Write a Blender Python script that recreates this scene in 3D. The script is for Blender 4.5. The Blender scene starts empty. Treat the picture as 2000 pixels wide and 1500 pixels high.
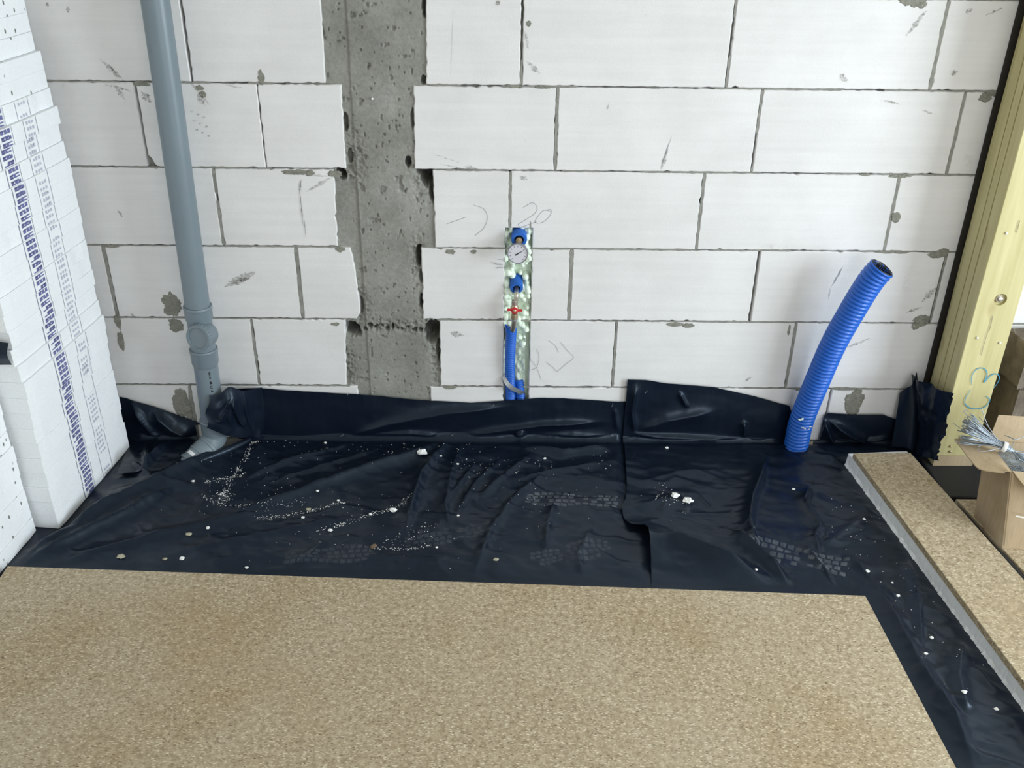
import bpy, math, random
import numpy as np
from mathutils import Vector

random.seed(7)
RNG = np.random.default_rng(11)
SC = bpy.context.scene
COL = SC.collection

# ------------------------------------------------------------------ camera
F_PX, TILT, ROLL, YAW = 1848.687, 0.50086, 0.01488, 0.01813
CAM = np.array([0.0, -2.83283, 1.77543])
ct, st, cy_, sy_, cr, sr = (math.cos(TILT), math.sin(TILT), math.cos(YAW),
                            math.sin(YAW), math.cos(ROLL), math.sin(ROLL))
FW = np.array([sy_ * ct, cy_ * ct, -st])
_r = np.array([cy_, -sy_, 0.0])
_u = np.cross(_r, FW)
RT = _r * cr + _u * sr
UP = _u * cr - _r * sr

cam_data = bpy.data.cameras.new('camera')
cam = bpy.data.objects.new('camera', cam_data)
COL.objects.link(cam)
cam_data.sensor_fit = 'HORIZONTAL'
cam_data.sensor_width = 36.0
cam_data.lens = 36.0 * F_PX / 2000.0
cam_data.clip_start = 0.05
from mathutils import Matrix
cam.matrix_world = Matrix((
    (RT[0], UP[0], -FW[0], CAM[0]),
    (RT[1], UP[1], -FW[1], CAM[1]),
    (RT[2], UP[2], -FW[2], CAM[2]),
    (0, 0, 0, 1)))
SC.camera = cam


def at(px, py, axis, val):
    """measured photo point -> world point on the plane axis=val"""
    d = FW + RT * ((px - 1000.0) / F_PX) + UP * ((750.0 - py) / F_PX)
    t = (val - CAM[axis]) / d[axis]
    return CAM + t * d


def wl(px, py, y=0.0):
    return at(px, py, 1, y)


def fl(px, py, z=0.0):
    return at(px, py, 2, z)


# ------------------------------------------------------------------ light
SC.view_settings.view_transform = 'Standard'
SC.view_settings.look = 'None'
SC.view_settings.gamma = 1.0
SC.view_settings.use_curve_mapping = False
SC.view_settings.exposure = -0.29

world = bpy.data.worlds.new('sky')
SC.world = world
world.use_nodes = True
bg = world.node_tree.nodes['Background']
bg.inputs['Color'].default_value = (0.80, 0.90, 1.0, 1)
bg.inputs['Strength'].default_value = 0.9

ROOM = dict(x0=-1.95, x1=3.6, y0=-5.4, zc=2.65)


def area(name, loc, target, sx, sz, power, color):
    d = bpy.data.lights.new(name, 'AREA')
    d.shape = 'RECTANGLE'
    d.size, d.size_y = sx, sz
    d.energy = power
    d.color = color
    o = bpy.data.objects.new(name, d)
    COL.objects.link(o)
    o.location = loc
    o.rotation_euler = (Vector(target) - Vector(loc)).to_track_quat('-Z', 'Y').to_euler()
    return o


# daylight falling in through the two wall openings
area('window_right_offscreen', (ROOM['x1'] + 0.05, -2.1, 1.35), (0, -2.1, 1.35), 1.7, 1.7, 176, (0.80, 0.91, 1.0))
area('window_rear_offscreen', (1.9, ROOM['y0'] - 0.05, 1.55), (1.9, 0, 1.55), 2.8, 1.5, 82, (0.88, 0.94, 1.0))

# ------------------------------------------------------------------ helpers


def vnoise(x, y, seed=0):
    x = np.asarray(x, float)
    y = np.asarray(y, float)
    xi = np.floor(x).astype(np.int64)
    yi = np.floor(y).astype(np.int64)
    xf, yf = x - xi, y - yi
    xf = xf * xf * (3 - 2 * xf)
    yf = yf * yf * (3 - 2 * yf)

    def h(a, b):
        n = (a * 374761393 + b * 668265263 + seed * 974711) & 0x7fffffff
        n = ((n ^ (n >> 13)) * 1274126177) & 0x7fffffff
        n = (n ^ (n >> 16)) & 0xffff
        return n / 65535.0
    return ((h(xi, yi) * (1 - xf) + h(xi + 1, yi) * xf) * (1 - yf)
            + (h(xi, yi + 1) * (1 - xf) + h(xi + 1, yi + 1) * xf) * yf)


def fbm(x, y, seed=0, oct=4):
    s, a, t = 0.0, 0.5, 0.0
    for i in range(oct):
        s = s + a * vnoise(x * 2 ** i, y * 2 ** i, seed + i * 17)
        t += a
        a *= 0.5
    return s / t


def tag(o, label=None, cat=None, group=None, kind=None):
    if label:
        o['label'] = label
    if cat:
        o['category'] = cat
    if group:
        o['group'] = group
    if kind:
        o['kind'] = kind
    return o


def wloc(o):
    v = np.zeros(3)
    while o is not None:
        v += np.array(o.location)
        o = o.parent
    return v


def empty(name, loc, label=None, cat=None, group=None, kind=None):
    o = bpy.data.objects.new(name, None)
    COL.objects.link(o)
    o.location = loc
    o.empty_display_size = 0.05
    return tag(o, label, cat, group, kind)


def mesh(name, vf, mat, parent=None, smooth=False, auto=None):
    """world-space verts -> mesh object (origin at the thing's base)"""
    V, Fc = vf
    V = np.asarray(V, float).reshape(-1, 3)
    if parent is None:
        mn, mx = V.min(0), V.max(0)
        org = np.array([(mn[0] + mx[0]) / 2, (mn[1] + mx[1]) / 2, mn[2]])
    else:
        org = wloc(parent)
    me = bpy.data.meshes.new(name)
    me.from_pydata((V - org).tolist(), [], [tuple(int(i) for i in f) for f in Fc])
    me.update()
    if smooth:
        me.polygons.foreach_set('use_smooth', [True] * len(me.polygons))
        if auto:
            me.set_sharp_from_angle(angle=math.radians(auto))
    if mat is not None:
        me.materials.append(mat)
    o = bpy.data.objects.new(name, me)
    COL.objects.link(o)
    if parent is None:
        o.location = org
    else:
        o.parent = parent
    return o


def join(*vfs):
    V, Fc, n = [], [], 0
    for v, f in vfs:
        v = np.asarray(v, float).reshape(-1, 3)
        V.append(v)
        Fc += [tuple(int(i) + n for i in q) for q in f]
        n += len(v)
    return np.concatenate(V), Fc


def grid_faces(nu, nv, closed_u=False):
    Fc = []
    for j in range(nv - 1):
        for i in range(nu if closed_u else nu - 1):
            i2 = (i + 1) % nu
            Fc.append((j * nu + i, j * nu + i2, (j + 1) * nu + i2, (j + 1) * nu + i))
    return Fc


def box(x0, x1, y0, y1, z0, z1, bev=0.0):
    """box with chamfered edges"""
    if bev <= 0:
        V = [(x, y, z) for z in (z0, z1) for y in (y0, y1) for x in (x0, x1)]
        return np.array(V), [(0, 2, 3, 1), (4, 5, 7, 6), (0, 1, 5, 4), (2, 6, 7, 3), (0, 4, 6, 2), (1, 3, 7, 5)]
    return prism([(x0, y0), (x1, y0), (x1, y1), (x0, y1)], z0, z1, bev)


def inset(P, d):
    """move a closed counter-clockwise polygon inwards by d (approx)"""
    P = np.asarray(P, float)
    n = len(P)
    out = []
    for i in range(n):
        a, b, c = P[i - 1], P[i], P[(i + 1) % n]
        e1 = (b - a) / (np.linalg.norm(b - a) + 1e-12)
        e2 = (c - b) / (np.linalg.norm(c - b) + 1e-12)
        n1 = np.array([-e1[1], e1[0]])
        n2 = np.array([-e2[1], e2[0]])
        m = n1 + n2
        l = np.linalg.norm(m)
        m = m / l if l > 1e-6 else n1
        k = d / max(0.5, float(m @ n1))
        out.append(b + m * k)
    return np.array(out)


def prism(P, z0, z1, bev=0.0):
    """vertical prism of a ccw polygon in xy"""
    P = np.asarray(P, float)
    n = len(P)
    rings = []
    if bev > 0:
        Q = inset(P, bev)
        rings = [(Q, z0), (P, z0 + bev), (P, z1 - bev), (Q, z1)]
    else:
        rings = [(P, z0), (P, z1)]
    V = np.concatenate([np.c_[R, np.full(n, z)] for R, z in rings])
    Fc = []
    for k in range(len(rings) - 1):
        for i in range(n):
            j = (i + 1) % n
            Fc.append((k * n + i, k * n + j, (k + 1) * n + j, (k + 1) * n + i))
    Fc.append(tuple(range(n - 1, -1, -1)))
    Fc.append(tuple((len(rings) - 1) * n + i for i in range(n)))
    return V, Fc


def tube(path, rad, seg=12, caps=(True, True), phase=0.0):
    P = np.asarray(path, float)
    n = len(P)
    R = np.full(n, rad) if np.isscalar(rad) else np.asarray(rad, float)
    T = np.zeros_like(P)
    T[1:-1] = P[2:] - P[:-2]
    T[0] = P[1] - P[0]
    T[-1] = P[-1] - P[-2]
    L = np.linalg.norm(T, axis=1)
    for i in range(n):
        if L[i] < 1e-9:
            T[i] = T[i - 1] if i else np.array([0, 0, 1.0])
            L[i] = np.linalg.norm(T[i])
    T /= L[:, None]
    a = np.array([0, 0, 1.0]) if abs(T[0][2]) < 0.9 else np.array([1.0, 0, 0])
    N = np.cross(T[0], a)
    N /= np.linalg.norm(N)
    V = []
    ang = np.linspace(0, 2 * math.pi, seg, endpoint=False) + phase
    for i in range(n):
        N = N - T[i] * (N @ T[i])
        N /= np.linalg.norm(N)
        B = np.cross(T[i], N)
        V.append(P[i] + R[i] * (np.cos(ang)[:, None] * N + np.sin(ang)[:, None] * B))
    V = np.concatenate(V)
    Fc = grid_faces(seg, n, True)
    if caps[0]:
        Fc.append(tuple(range(seg - 1, -1, -1)))
    if caps[1]:
        Fc.append(tuple((n - 1) * seg + i for i in range(seg)))
    return V, Fc


def lathe(p0, axis, prof, seg=32, caps=(True, True)):
    """prof: list of (distance along axis, radius); tolerates steps"""
    p0 = np.asarray(p0, float)
    axis = np.asarray(axis, float)
    axis = axis / np.linalg.norm(axis)
    a = np.array([0, 0, 1.0]) if abs(axis[2]) < 0.9 else np.array([1.0, 0, 0])
    N = np.cross(axis, a)
    N /= np.linalg.norm(N)
    B = np.cross(axis, N)
    ang = np.linspace(0, 2 * math.pi, seg, endpoint=False)
    V = np.concatenate([p0 + axis * d + r * (np.cos(ang)[:, None] * N + np.sin(ang)[:, None] * B) for d, r in prof])
    Fc = grid_faces(seg, len(prof), True)
    if caps[0]:
        Fc.append(tuple(range(seg - 1, -1, -1)))
    if caps[1]:
        Fc.append(tuple((len(prof) - 1) * seg + i for i in range(seg)))
    return V, Fc


def smooth_path(pts, n=40):
    """Catmull-Rom through 3-D points"""
    P = np.asarray(pts, float)
    P = np.vstack([2 * P[0] - P[1], P, 2 * P[-1] - P[-2]])
    out = []
    m = len(P) - 3
    for s in range(m):
        a, b, c, d = P[s:s + 4]
        k = max(2, n // m)
        for i in range(k):
            t = i / k
            out.append(0.5 * ((2 * b) + (-a + c) * t + (2 * a - 5 * b + 4 * c - d) * t * t + (-a + 3 * b - 3 * c + d) * t ** 3))
    out.append(P[-2])
    return np.array(out)


def ribbon_wall(pts, w, y):
    """flat ribbon on the plane y=const, pts in (x,z)"""
    P = np.asarray(pts, float)
    T = np.gradient(P, axis=0)
    T /= np.linalg.norm(T, axis=1)[:, None] + 1e-12
    Nn = np.c_[-T[:, 1], T[:, 0]]
    W = np.full(len(P), w) if np.isscalar(w) else np.asarray(w)
    A = P + Nn * W[:, None] / 2
    B = P - Nn * W[:, None] / 2
    V = np.concatenate([np.c_[A[:, 0], np.full(len(P), y), A[:, 1]], np.c_[B[:, 0], np.full(len(P), y), B[:, 1]]])
    n = len(P)
    return V, [(i, i + 1, n + i + 1, n + i) for i in range(n - 1)]


# ------------------------------------------------------------------ materials
def new_mat(name):
    m = bpy.data.materials.new(name)
    m.use_nodes = True
    nt = m.node_tree
    return m, nt, nt.nodes['Principled BSDF']


def nd(nt, typ, **kw):
    n = nt.nodes.new(typ)
    for k, v in kw.items():
        if k in n.inputs:
            n.inputs[k].default_value = v
        else:
            setattr(n, k, v)
    return n


def ramp(nt, fac, stops):
    n = nt.nodes.new('ShaderNodeValToRGB')
    e = n.color_ramp.elements
    while len(e) < len(stops):
        e.new(0.5)
    for i, (p, c) in enumerate(stops):
        e[i].position = p
        e[i].color = c if len(c) == 4 else (*c, 1)
    nt.links.new(fac, n.inputs['Fac'])
    return n.outputs['Color']


def mixc(nt, fac, a, b, blend='MIX'):
    n = nt.nodes.new('ShaderNodeMix')
    n.data_type = 'RGBA'
    n.blend_type = blend
    for s, v in ((0, fac), (6, a), (7, b)):
        if isinstance(v, (int, float)):
            n.inputs[s].default_value = v
        elif isinstance(v, tuple):
            n.inputs[s].default_value = v if len(v) == 4 else (*v, 1)
        else:
            nt.links.new(v, n.inputs[s])
    return n.outputs[2]


def coords(nt, scale=(1, 1, 1), rand=False, kind='Object'):
    tc = nt.nodes.new('ShaderNodeTexCoord')
    mp = nt.nodes.new('ShaderNodeMapping')
    mp.inputs['Scale'].default_value = scale
    nt.links.new(tc.outputs[kind], mp.inputs['Vector'])
    if rand:
        oi = nt.nodes.new('ShaderNodeObjectInfo')
        mu = nt.nodes.new('ShaderNodeMath')
        mu.operation = 'MULTIPLY'
        mu.inputs[1].default_value = 37.0
        nt.links.new(oi.outputs['Random'], mu.inputs[0])
        cb = nt.nodes.new('ShaderNodeCombineXYZ')
        for i in range(3):
            nt.links.new(mu.outputs[0], cb.inputs[i])
        nt.links.new(cb.outputs[0], mp.inputs['Location'])
    return mp.outputs[0]


def noise(nt, vec, scale, detail=4, rough=0.55):
    n = nd(nt, 'ShaderNodeTexNoise', Scale=scale, Detail=detail, Roughness=rough)
    nt.links.new(vec, n.inputs['Vector'])
    return n.outputs['Fac']


def voro(nt, vec, scale, out='Distance', rnd=1.0, feature='F1'):
    n = nd(nt, 'ShaderNodeTexVoronoi', Scale=scale, Randomness=rnd)
    n.feature = feature
    nt.links.new(vec, n.inputs['Vector'])
    return n.outputs[out]


def bump(nt, bsdf, height, strength, dist):
    b = nd(nt, 'ShaderNodeBump', Strength=strength, Distance=dist)
    nt.links.new(height, b.inputs['Height'])
    nt.links.new(b.outputs[0], bsdf.inputs['Normal'])
    return b


def plain(name, col, rough=0.5, metal=0.0, spec=0.5, bscale=None, bstr=0.2, bdist=0.001, var=0.0, vscale=20):
    m, nt, b = new_mat(name)
    b.inputs['Roughness'].default_value = rough
    b.inputs['Metallic'].default_value = metal
    b.inputs['Specular IOR Level'].default_value = spec
    v = coords(nt)
    if var > 0:
        c = ramp(nt, noise(nt, v, vscale, 5), [(0.3, tuple(x * (1 - var) for x in col)), (0.7, tuple(min(1, x * (1 + var)) for x in col))])
        nt.links.new(c, b.inputs['Base Color'])
    else:
        b.inputs['Base Color'].default_value = (*col, 1)
    if bscale:
        bump(nt, b, noise(nt, v, bscale, 4), bstr, bdist)
    return m


def mat_aac():
    m, nt, b = new_mat('aerated_concrete')
    b.inputs['Roughness'].default_value = 0.9
    b.inputs['Specular IOR Level'].default_value = 0.2
    v = coords(nt, rand=True)
    vs = coords(nt, (0.6, 1, 16), rand=True)           # horizontal wire-cut bands
    band = ramp(nt, noise(nt, vs, 3.0, 5, 0.6), [(0.3, (0.755, 0.738, 0.728)), (0.7, (0.80, 0.785, 0.775))])
    mott = ramp(nt, noise(nt, v, 5, 5), [(0.35, (0.93, 0.93, 0.925)), (0.65, (1, 1, 1))])
    c = mixc(nt, 1.0, band, mott, 'MULTIPLY')
    smud = ramp(nt, noise(nt, v, 9, 6, 0.7), [(0.66, (0, 0, 0)), (0.80, (1, 1, 1))])
    c = mixc(nt, smud, c, (0.56, 0.55, 0.52))
    pit = ramp(nt, voro(nt, v, 60), [(0.03, (1, 1, 1)), (0.07, (0, 0, 0))])
    pit2 = ramp(nt, noise(nt, v, 14, 2), [(0.62, (0, 0, 0)), (0.68, (1, 1, 1))])
    pm = mixc(nt, 1.0, pit, pit2, 'MULTIPLY')
    c = mixc(nt, pm, c, (0.42, 0.41, 0.39))
    nt.links.new(c, b.inputs['Base Color'])
    bb = bump(nt, b, noise(nt, v, 320, 3), 0.35, 0.0012)
    b2 = nd(nt, 'ShaderNodeBump', Strength=0.12, Distance=0.002)
    nt.links.new(noise(nt, vs, 6, 4), b2.inputs['Height'])
    nt.links.new(b2.outputs[0], bb.inputs['Normal'])
    return m


def mat_concrete():
    m, nt, b = new_mat('cast_concrete')
    b.inputs['Roughness'].default_value = 0.85
    b.inputs['Specular IOR Level'].default_value = 0.25
    v = coords(nt)
    c = ramp(nt, noise(nt, v, 6, 6, 0.65), [(0.3, (0.21, 0.208, 0.182)), (0.55, (0.30, 0.297, 0.265)), (0.75, (0.37, 0.367, 0.335))])
    sp = ramp(nt, noise(nt, v, 90, 4), [(0.3, (0.82, 0.82, 0.82)), (0.6, (1, 1, 1))])
    c = mixc(nt, 1.0, c, sp, 'MULTIPLY')
    pore = ramp(nt, voro(nt, v, 55), [(0.06, (1, 1, 1)), (0.12, (0, 0, 0))])
    pm = mixc(nt, 1.0, pore, ramp(nt, noise(nt, v, 18, 2), [(0.52, (0, 0, 0)), (0.58, (1, 1, 1))]), 'MULTIPLY')
    nt.links.new(c, b.inputs['Base Color'])
    h = mixc(nt, pm, noise(nt, v, 160, 4), (0, 0, 0))
    bump(nt, b, h, 0.45, 0.003)
    return m


def mat_eps(name, speck=False):
    m, nt, b = new_mat(name)
    b.inputs['Roughness'].default_value = 0.75
    b.inputs['Specular IOR Level'].default_value = 0.3
    v = coords(nt, rand=True)
    c = ramp(nt, noise(nt, v, 12, 4), [(0.3, (0.90, 0.915, 0.925)), (0.7, (0.93, 0.94, 0.945))])
    bead = voro(nt, v, 190)
    c = mixc(nt, 1.0, c, ramp(nt, bead, [(0.0, (1, 1, 1)), (0.9, (0.93, 0.94, 0.95))]), 'MULTIPLY')
    if speck:
        vs = coords(nt, (1, 1, 0.55), rand=True)
        d = ramp(nt, voro(nt, vs, 46), [(0.13, (1, 1, 1)), (0.19, (0, 0, 0))])
        g = ramp(nt, voro(nt, vs, 46, 'Color'), [(0.38, (0, 0, 0)), (0.44, (1, 1, 1))])
        c = mixc(nt, mixc(nt, 1.0, d, g, 'MULTIPLY'), c, (0.17, 0.17, 0.15))
    nt.links.new(c, b.inputs['Base Color'])
    bump(nt, b, bead, 0.25, 0.0012)
    return m


def mat_board():
    m, nt, b = new_mat('particle_board')
    b.inputs['Roughness'].default_value = 0.62
    b.inputs['Specular IOR Level'].default_value = 0.3
    v = coords(nt)
    c = ramp(nt, noise(nt, v, 75, 6, 0.75), [(0.34, (0.26, 0.195, 0.115)), (0.52, (0.42, 0.34, 0.225)), (0.68, (0.54, 0.45, 0.32))])
    # pressed flakes lying in three directions, pale and dark
    for k, (sc, ang, dens, col) in enumerate([(100, 0.4, 0.76, (0.74, 0.66, 0.51)), (125, -0.7, 0.74, (0.70, 0.62, 0.47)), (110, 1.3, 0.76, (0.66, 0.57, 0.42)),
                                              (115, 0.1, 0.80, (0.14, 0.095, 0.05)), (140, -1.1, 0.80, (0.15, 0.10, 0.055)), (80, 0.9, 0.88, (0.11, 0.075, 0.04))]):
        tc = nt.nodes.new('ShaderNodeTexCoord')
        mp = nt.nodes.new('ShaderNodeMapping')
        mp.inputs['Rotation'].default_value = (0, 0, ang)
        mp.inputs['Location'].default_value = (k * 3.7, k * 1.3, 0)
        mp.inputs['Scale'].default_value = (1, 2.8, 1)
        nt.links.new(tc.outputs['Object'], mp.inputs['Vector'])
        vn = nd(nt, 'ShaderNodeTexVoronoi', Scale=float(sc), Randomness=1.0)
        nt.links.new(mp.outputs[0], vn.inputs['Vector'])
        sh = ramp(nt, vn.outputs['Distance'], [(0.34, (1, 1, 1)), (0.42, (0, 0, 0))])
        pick = ramp(nt, vn.outputs['Color'], [(dens - 0.01, (0, 0, 0)), (dens + 0.03, (0.85, 0.85, 0.85))])
        c = mixc(nt, mixc(nt, 1.0, sh, pick, 'MULTIPLY'), c, col)
    st_ = ramp(nt, noise(nt, v, 1.7, 4, 0.6), [(0.50, (1, 1, 1)), (0.75, (0.84, 0.74, 0.58))])
    c = mixc(nt, 1.0, c, st_, 'MULTIPLY')
    lt = ramp(nt, noise(nt, v, 2.6, 3), [(0.45, (0, 0, 0)), (0.75, (0.22, 0.22, 0.22))])
    c = mixc(nt, lt, c, (0.55, 0.48, 0.37))
    nt.links.new(c, b.inputs['Base Color'])
    bump(nt, b, noise(nt, v, 260, 3), 0.15, 0.0006)
    return m


def mat_film(name, rough=0.29, tint=(0.0034, 0.0058, 0.0105), dust=0.22):
    m, nt, b = new_mat(name)
    v = coords(nt)
    d = ramp(nt, noise(nt, v, 2.2, 6, 0.65), [(0.42, (0, 0, 0)), (0.75, (1, 1, 1))])
    f = ramp(nt, noise(nt, v, 60, 5, 0.7), [(0.35, (0.3, 0.3, 0.3)), (0.7, (1, 1, 1))])
    dm = mixc(nt, 1.0, d, f, 'MULTIPLY')
    dm = mixc(nt, 1.0, dm, (dust, dust, dust), 'MULTIPLY')
    c = mixc(nt, dm, tint, (0.020, 0.027, 0.037))
    nt.links.new(c, b.inputs['Base Color'])
    r = ramp(nt, dm, [(0.0, (rough,) * 3), (0.4, (rough + 0.18,) * 3)])
    nt.links.new(r, b.inputs['Roughness'])
    b.inputs['Specular IOR Level'].default_value = 0.37
    b.inputs['Specular Tint'].default_value = (0.70, 0.85, 1.0, 1)
    bump(nt, b, noise(nt, coords(nt, (1, 1, 1)), 26, 5, 0.6), 0.28, 0.003)
    return m


def mat_wood(name, ca, cb, scale=(14, 14, 0.9)):
    m, nt, b = new_mat(name)
    b.inputs['Roughness'].default_value = 0.55
    v = coords(nt, scale, rand=True)
    g = noise(nt, v, 3.2, 6, 0.6)
    c = ramp(nt, g, [(0.25, ca), (0.5, tuple((p + q) / 2 for p, q in zip(ca, cb))), (0.75, cb)])
    kn = ramp(nt, voro(nt, coords(nt, (5, 5, 2.6), rand=True), 1.6), [(0.06, (1, 1, 1)), (0.16, (0, 0, 0))])
    c = mixc(nt, mixc(nt, 1.0, kn, (0.55, 0.55, 0.55), 'MULTIPLY'), c, (0.30, 0.20, 0.07))
    nt.links.new(c, b.inputs['Base Color'])
    bump(nt, b, g, 0.12, 0.002)
    return m


def mat_cardboard():
    m, nt, b = new_mat('cardboard')
    b.inputs['Roughness'].default_value = 0.8
    b.inputs['Specular IOR Level'].default_value = 0.2
    v = coords(nt, (1, 1, 1))
    c = ramp(nt, noise(nt, v, 7, 5), [(0.3, (0.40, 0.30, 0.185)), (0.7, (0.50, 0.385, 0.25))])
    fib = ramp(nt, noise(nt, coords(nt, (30, 30, 2)), 4, 3), [(0.35, (0.9, 0.9, 0.9)), (0.65, (1, 1, 1))])
    nt.links.new(mixc(nt, 1.0, c, fib, 'MULTIPLY'), b.inputs['Base Color'])
    return m


def mat_smear():
    m, nt, b = new_mat('mortar_smear')
    b.inputs['Roughness'].default_value = 0.95
    b.inputs['Specular IOR Level'].default_value = 0.1
    v = coords(nt)
    nt.links.new(ramp(nt, noise(nt, v, 60, 5), [(0.3, (0.20, 0.197, 0.16)), (0.7, (0.31, 0.305, 0.26))]), b.inputs['Base Color'])
    a = ramp(nt, noise(nt, v, 130, 5, 0.75), [(0.34, (0.25,) * 3), (0.50, (1, 1, 1))])
    nt.links.new(a, b.inputs['Alpha'])
    return m


def mat_dust(name='footprint_dust', top=0.34):
    m, nt, b = new_mat(name)
    b.inputs['Base Color'].default_value = (0.30, 0.33, 0.36, 1)
    b.inputs['Roughness'].default_value = 0.9
    b.inputs['Specular IOR Level'].default_value = 0.1
    n = noise(nt, coords(nt), 30, 5, 0.65)
    a = ramp(nt, n, [(0.30, (0.03, 0.03, 0.03)), (0.70, (top, top, top))])
    nt.links.new(a, b.inputs['Alpha'])
    return m


M = dict(
    aac=mat_aac(), concrete=mat_concrete(),
    mortar=plain('joint_mortar', (0.27, 0.265, 0.235), 0.95, bscale=180, bstr=0.6, bdist=0.002, var=0.22, vscale=40),
    smear=mat_smear(),
    eps=mat_eps('polystyrene'), eps_speck=mat_eps('polystyrene_speckled', True),
    board=mat_board(),
    board_edge=plain('particle_board_edge', (0.25, 0.205, 0.14), 0.85, bscale=240, bstr=0.5, bdist=0.001, var=0.35, vscale=160),
    film=mat_film('black_film', 0.29, (0.0046, 0.0085, 0.018), 0.30),
    pvc=plain('grey_plastic_pipe', (0.178, 0.222, 0.25), 0.36, var=0.04, vscale=8),
    pvc_dk=plain('grey_plastic_seal', (0.20, 0.235, 0.26), 0.5),
    ink=plain('blue_print_ink', (0.16, 0.17, 0.36), 0.7), ink_pale=plain('pale_print_ink', (0.52, 0.53, 0.62), 0.7),
    ink_line=plain('dark_print_line', (0.22, 0.23, 0.32), 0.7),
    pencil=plain('pencil', (0.30, 0.30, 0.31), 0.8), blue_chalk=plain('blue_crayon', (0.05, 0.30, 0.48), 0.8),
    blue=plain('blue_corrugated_plastic', (0.012, 0.115, 0.53), 0.38, var=0.06, vscale=12),
    blue_in=plain('black_pipe_lining', (0.006, 0.007, 0.009), 0.4),
    bluefoam=plain('blue_foam_sleeve', (0.015, 0.12, 0.50), 0.75, bscale=140, bstr=0.4, bdist=0.001, var=0.1, vscale=50),
    foam=plain('pale_green_foam', (0.80, 0.90, 0.76), 0.85, bscale=120, bstr=0.15, bdist=0.002, var=0.04, vscale=40),
    chrome=plain('nickel_plated', (0.62, 0.58, 0.52), 0.28, 0.9), brass=plain('dull_brass', (0.55, 0.43, 0.28), 0.35, 0.85),
    steel=plain('galvanised_steel', (0.50, 0.53, 0.56), 0.38, 0.85, var=0.15, vscale=60),
    wire=plain('galvanised_wire', (0.30, 0.335, 0.37), 0.38, 0.75),
    gauge_case=plain('gauge_case', (0.30, 0.30, 0.33), 0.4, 0.5), dial=plain('gauge_dial', (0.64, 0.63, 0.68), 0.5),
    black=plain('black_print', (0.01, 0.01, 0.012), 0.5),
    red=plain('red_lacquer', (0.55, 0.012, 0.02), 0.4),
    wood=mat_wood('treated_timber', (0.48, 0.42, 0.19), (0.64, 0.575, 0.31)),
    tar=plain('dark_sealing_strip', (0.018, 0.014, 0.010), 0.9),
    pad=plain('black_bitumen_pad', (0.012, 0.012, 0.013), 0.7, bscale=60, bstr=0.3),
    card=mat_cardboard(), tape=plain('pale_tape', (0.78, 0.77, 0.74), 0.5),
    crumb=plain('polystyrene_crumb', (0.86, 0.86, 0.84), 0.8, bscale=300, bstr=0.5),
    chip=plain('mortar_chip', (0.42, 0.39, 0.29), 0.9, bscale=200, bstr=0.5),
    chip_dk=plain('brown_chip', (0.16, 0.11, 0.07), 0.9),
    dust=mat_dust(), dust_faint=mat_dust('faint_footprint_dust', 0.13),
    slab=plain('screed', (0.22, 0.215, 0.20), 0.9, bscale=60, bstr=0.3, var=0.2, vscale=5),
    plaster=plain('room_plaster', (0.75, 0.73, 0.69), 0.9, var=0.05, vscale=3),
    ceil=plain('ceiling_boards', (0.74, 0.69, 0.59), 0.9, var=0.06, vscale=3),
    frame=plain('window_frame_white', (0.75, 0.76, 0.77), 0.4),
    darkblock=plain('dark_brown_rubble', (0.16, 0.13, 0.10), 0.95, bscale=50, bstr=0.8, bdist=0.004, var=0.4, vscale=14),
    white_label=plain('white_label', (0.8, 0.8, 0.8), 0.5),
)

# ------------------------------------------------------------------ room shell
x0, x1, y0, zc = ROOM['x0'], ROOM['x1'], ROOM['y0'], ROOM['zc']
tag(mesh('floor', box(x0 - 0.2, x1 + 0.2, y0 - 0.2, 0.24, -0.12, 0.0), M['slab']), kind='structure')
tag(mesh('ceiling', box(x0 - 0.2, x1 + 0.2, y0 - 0.2, 0.24, zc, zc + 0.15), M['ceil']), kind='structure')
tag(mesh('wall_left', box(x0 - 0.2, x0, y0 - 0.2, 0.24, 0.0, zc), M['plaster']), kind='structure')
# right wall with a wide opening
oy0, oy1, oz0, oz1 = -3.00, -1.20, 0.45, 2.25
tag(mesh('wall_right', join(box(x1, x1 + 0.2, y0 - 0.2, oy0, 0, zc), box(x1, x1 + 0.2, oy1, 0.24, 0, zc),
                            box(x1, x1 + 0.2, oy0, oy1, 0, oz0), box(x1, x1 + 0.2, oy0, oy1, oz1, zc)), M['plaster']), kind='structure')
tag(mesh('window_1', join(box(x1 + 0.08, x1 + 0.14, oy0, oy0 + 0.06, oz0, oz1), box(x1 + 0.08, x1 + 0.14, oy1 - 0.06, oy1, oz0, oz1),
                          box(x1 + 0.08, x1 + 0.14, oy0 + .06, oy1 - .06, oz0, oz0 + 0.06), box(x1 + 0.08, x1 + 0.14, oy0 + .06, oy1 - .06, oz1 - 0.06, oz1)), M['frame']), kind='structure')
rx0, rx1, rz0, rz1 = 0.45, 3.35, 0.80, 2.30
tag(mesh('wall_rear', join(box(x0, rx0, y0 - 0.2, y0, 0, zc), box(rx1, x1, y0 - 0.2, y0, 0, zc),
                           box(rx0, rx1, y0 - 0.2, y0, 0, rz0), box(rx0, rx1, y0 - 0.2, y0, rz1, zc)), M['plaster']), kind='structure')
tag(mesh('window_2', join(box(rx0, rx0 + .06, y0 - .14, y0 - .08, rz0, rz1), box(rx1 - .06, rx1, y0 - .14, y0 - .08, rz0, rz1),
                          box(rx0 + .06, rx1 - .06, y0 - .14, y0 - .08, rz0, rz0 + .06), box(rx0 + .06, rx1 - .06, y0 - .14, y0 - .08, rz1 - .06, rz1)), M['frame']), kind='structure')

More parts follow.
